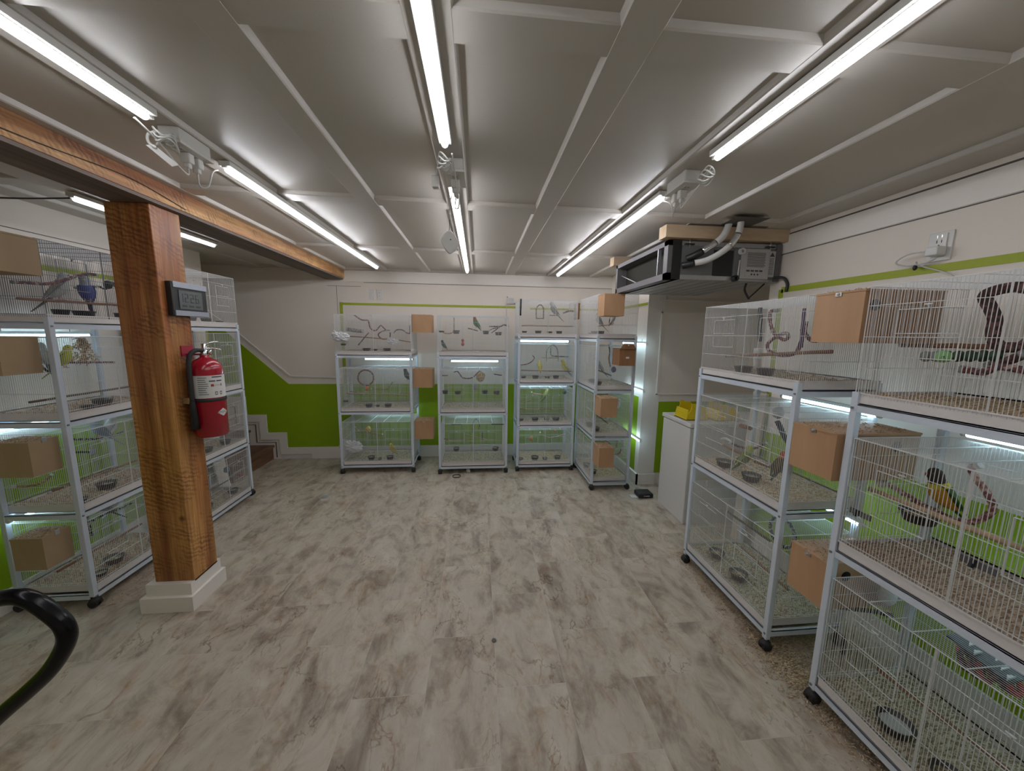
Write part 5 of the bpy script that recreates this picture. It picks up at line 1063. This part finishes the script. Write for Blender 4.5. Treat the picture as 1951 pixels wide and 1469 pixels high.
# ------------------------------------------------------------ perches, ropes, toys and birds inside the cages
def plabel(lab, key, tier): return f"{lab.rstrip(',')}, {TIER[len(RACK[key][6])][tier]} cage of the {RACK[key][8]}"
CAT = {'rope':('rope_perch','rope perch'), 'perch':('perch','perch'), 'ring':('rope_ring','swing'), 'toyblob':('bird_toy','bird toy'), 'bag':('plastic_bag','bag'), 'straw':('straw_toy','bird toy'),
       'cuke':('bead_toy','bird toy'), 'disc':('disc_cup','cup'), 'hut':('rope_hut','bird toy')}
def mn(mt): return 'blackrope' if mt == 'black' else mt
for kind_, key, tier, P, r, lab, opt in ITEMS:
    label = plabel(lab, key, tier)
    if kind_ == 'bird':
        c, a = opt.split(':'); bird(P[0], r, float(a), c, label); continue
    nm, cat = CAT[kind_]; b = MB(); P = [Vector(p) for p in P]; c0 = tuple(P[0])
    t = None
    if kind_ == 'rope':
        t = thing(nm, label, cat, c0); S = spline(P, 6); b.tube(S, r, mn(opt), 9); b.build('rope', parent=t)
        if opt not in ('whitep','blackp'):
            for e, e2 in ((S[0], S[1]), (S[-1], S[-2])):
                b = MB(); dd = (Vector(e)-Vector(e2)).normalized(); b.bar(e-dd*0.004, e+dd*0.008, r*1.12, 'whitep' if opt in ('tanrope','pinkrope') else 'greyp', 10); b.build('end_cap', parent=t)
    elif kind_ == 'perch':
        b.tube([P[0]+(P[-1]-P[0])*i/6+Vector((0,0,random.uniform(-.0012,.0012))) for i in range(7)], r, opt, 10, radii=[r*random.uniform(.93,1.05) for _ in range(7)])
        tag(b.build(nm, loc=c0), label, cat)
    elif kind_ == 'ring':
        t = thing(nm, label, cat, c0); along = Vector((RACK[key][1][0],RACK[key][1][1],0)); cc = P[0]
        b.tube([cc+along*r*math.cos(a)+Vector((0,0,r*math.sin(a))) for a in [i*math.pi/16 for i in range(32)]], 0.0085, mn(opt), 9, closed=True); b.build('rope', parent=t)
        b = MB(); b.bar(cc+Vector((0,0,r)), cc+Vector((0,0,r+0.03)), 0.0015, 'nail', 6); b.build('hook', parent=t)
    elif kind_ == 'toyblob':
        mt = mn(opt)
        b.ball(P[0], r, mt, 10, 8, (1,1,1.15), 0.10)
        t = thing(nm, label, cat, c0); b.build('toy_body', parent=t); b = MB(); b.bar(P[0]+Vector((0,0,r)), P[0]+Vector((0,0,r*1.7+0.008)), 0.0015, 'nail', 5); b.build('hook', parent=t)
    elif kind_ == 'bag':
        random.seed(int(c0[0]*1000)%97); b.ball(P[0], r, 'whitebag', 18, 14, (1.25,0.5,0.7), 0.22); b.ball(P[0]+Vector((-r*0.8,0,r*0.4)), r*0.5, 'whitebag', 12, 8, (1,0.5,1), 0.3)
        tag(b.build(nm, loc=c0), label, cat)
    elif kind_ == 'straw':
        for k in range(170):
            a = random.uniform(0,6.28); h_ = random.random(); w2 = (1-h_)*0.085+0.012
            q = P[0]+Vector((random.uniform(-0.015,0.015), math.cos(a)*w2*random.random(), -0.07+h_*0.14)); d = Vector((random.uniform(-.012,.012), random.uniform(-.02,.02), random.uniform(-.02,.012)))
            b.tube(spline([q, q+d*0.7+Vector((0,0.008,0.006)), q+d*1.5], 3), 0.0028, 'straw', 4)
        tag(b.build(nm, loc=c0), label, cat)
    elif kind_ == 'cuke':
        t = thing(nm, label, cat, c0); n = 7
        for i in range(n):
            q = P[0]+(P[1]-P[0])*(i+0.5)/n; b = MB(); L_ = (P[1]-P[0]).length/n; b.ball(q, r, opt if i > 1 else 'greyp', 14, 10, (1,L_/r/1.9,1)); b.build('bead', parent=t)
    elif kind_ == 'disc':
        t = thing(nm, label, cat, c0); b.lathe(P[0], [(0.0,0.006),(r,0.006),(r*1.02,0.0),(0.0,0.0)], opt, 24, axis=(-1,-0.6,0)); b.build('disc', parent=t)
        b = MB(); b.lathe(P[0]+Vector((-0.0075,-0.0045,0)), [(0.0,0.003),(r*0.12,0.003),(r*0.15,0.0)], 'ink', 10, axis=(-1,-0.6,0)); b.build('wing_nut', parent=t)
    elif kind_ == 'hut':
        t = thing(nm, label, cat, c0); q = P[0]
        for k in range(9):
            b = MB(); cc = q+Vector((random.uniform(-.02,.02), (k-4)*0.013, -0.02+random.uniform(-.01,.01))); b.tube([cc+Vector((0.02*math.cos(a),0.012*math.sin(a),0.026*math.sin(a))) for a in [i*math.pi/4 for i in range(8)]], 0.008, 'darkmaroon' if k % 2 else 'redp', 7, closed=True); b.build('rope_knot', parent=t)
        b = MB(); b.poly([tuple(q+Vector(v_)) for v_ in ((-0.05,-0.075,0.01),(-0.05,0.075,0.035),(0.05,0.075,0.055),(0.05,-0.075,0.03))], (0,0,1), 0.006, 'blackp')
        for k in range(6): b.poly([tuple(q+Vector((-0.052+0.02*(k%3),-0.07+0.025*k,0.019+0.004*k))), tuple(q+Vector((-0.035+0.02*(k%3),-0.06+0.025*k,0.024+0.004*k))), tuple(q+Vector((-0.02+0.02*(k%3),-0.07+0.025*k,0.026+0.004*k)))], (0,0,1), 0.006, 'whitep')
        b.build('roof_panel', parent=t)
random.seed(11)
# metal perch holders (clips) on the near right cage fronts
for p, lb in (((1.40,1.115,0.865),'grey spring clip on the front of the middle cage, near right rack, far one'), ((1.395,0.80,0.88),'grey spring clip with black nut on the middle cage, near right rack')):
    b = MB(); b.box((p[0]-0.004,p[1]-0.045,p[2]-0.010), (p[0],p[1]+0.03,p[2]+0.010), 'steeldark'); b.bar((p[0]-0.012,p[1],p[2]-0.012), (p[0]-0.004,p[1],p[2]+0.012), 0.007, 'black', 6); tag(b.build('bowl_clip', loc=p), lb, 'clip')

# ------------------------------------------------------------ spilled shavings, floor bits
def spill(name, regions, n, label, mat='shav'):
    b = MB()
    for k in range(n):
        (x0,x1,y0,y1) = random.choice(regions); sx = random.gauss((x0+x1)/2,(x1-x0)/4); sy = random.uniform(y0,y1)
        a = random.uniform(0,6.28); L_ = random.uniform(0.004,0.014); w_ = random.uniform(0.0015,0.005); z = random.uniform(0.0008,0.006)
        dx, dy = math.cos(a)*L_, math.sin(a)*L_; ex_, ey_ = -math.sin(a)*w_, math.cos(a)*w_; kk = len(b.v)
        b.v += [(sx,sy,z),(sx+dx,sy+dy,z+random.uniform(0,.003)),(sx+dx+ex_,sy+dy+ey_,z+0.001),(sx+ex_,sy+ey_,z+0.0015)]
        b.face((kk,kk+1,kk+2,kk+3), mat)
    o = b.build(name); tag(o, label, 'shavings'); o['kind'] = 'stuff'
spill('wood_shavings', [(1.33,1.60,1.10,1.55),(1.34,1.50,1.05,1.50),(1.30,1.55,1.18,1.50),(1.40,1.85,1.15,1.45),(1.33,1.50,1.5,2.2),(1.33,1.55,0.5,1.15),(1.40,1.95,0.5,1.5)], 11000, 'wood shavings spilled on the floor under and between the right racks')
spill('wood_shavings', [(-2.45,-2.0,1.85,3.3),(-2.15,-1.9,1.95,2.9)], 1500, 'wood shavings spilled on the floor under the left racks')
spill('wood_shavings', [(-1.5,-0.2,3.7,4.2),(-0.3,1.1,3.65,4.2),(1.0,1.5,3.2,3.8),(-1.4,1.4,3.55,3.8)], 1600, 'wood shavings spilled on the floor under the back racks')
b = MB(); b.lathe((-0.228,3.66,0.001), [(0.036,0),(0.040,0.008),(0.044,0.008),(0.044,0)], 'black', 20); tag(b.build('rubber_ring', loc=(-0.228,3.66,0)), 'black ring lying on the floor in front of the middle back rack', 'ring')
b = MB(); b.lathe((-0.11,3.78,0.001), [(0.0,0.04),(0.02,0.04),(0.026,0.0),(0.0,0.0)], 'whitep', 16); tag(b.build('floor_cup', loc=(-0.11,3.78,0)), 'small white cup on the floor under the middle back rack', 'cup')
b = MB(); b.lathe((-1.40,3.25,0.0005), [(0.0,0.001),(0.035,0.001),(0.036,0.0)], 'greyp', 20); tag(b.build('grey_disc', loc=(-1.40,3.25,0)), 'flat round grey cap on the floor before the leftmost back rack', 'disc')
b = MB(); b.ball((0.078,1.57,0.004), 0.012, 'steeldark', 10, 6, (1,1,0.3), 0.1); tag(b.build('floor_stone', loc=(0.078,1.57,0)), 'small dark pebble on a floor seam in the middle of the room', 'pebble')
# black cable along the left ceiling
b = MB(); b.tube(spline([(-2.48,1.2,2.17), (-2.44,1.7,2.14), (-2.40,1.95,2.10), (-2.25,2.05,2.12), (-2.07,2.14,2.16)], 8), 0.004, 'darkcord', 7); tag(b.build('power_cable', loc=(-2.4,1.9,2.1)), 'dark cable drooping to the short ceiling tube left of the beam', 'cable')
for o in bpy.data.objects:
    if '_w' in o: del o['_w']
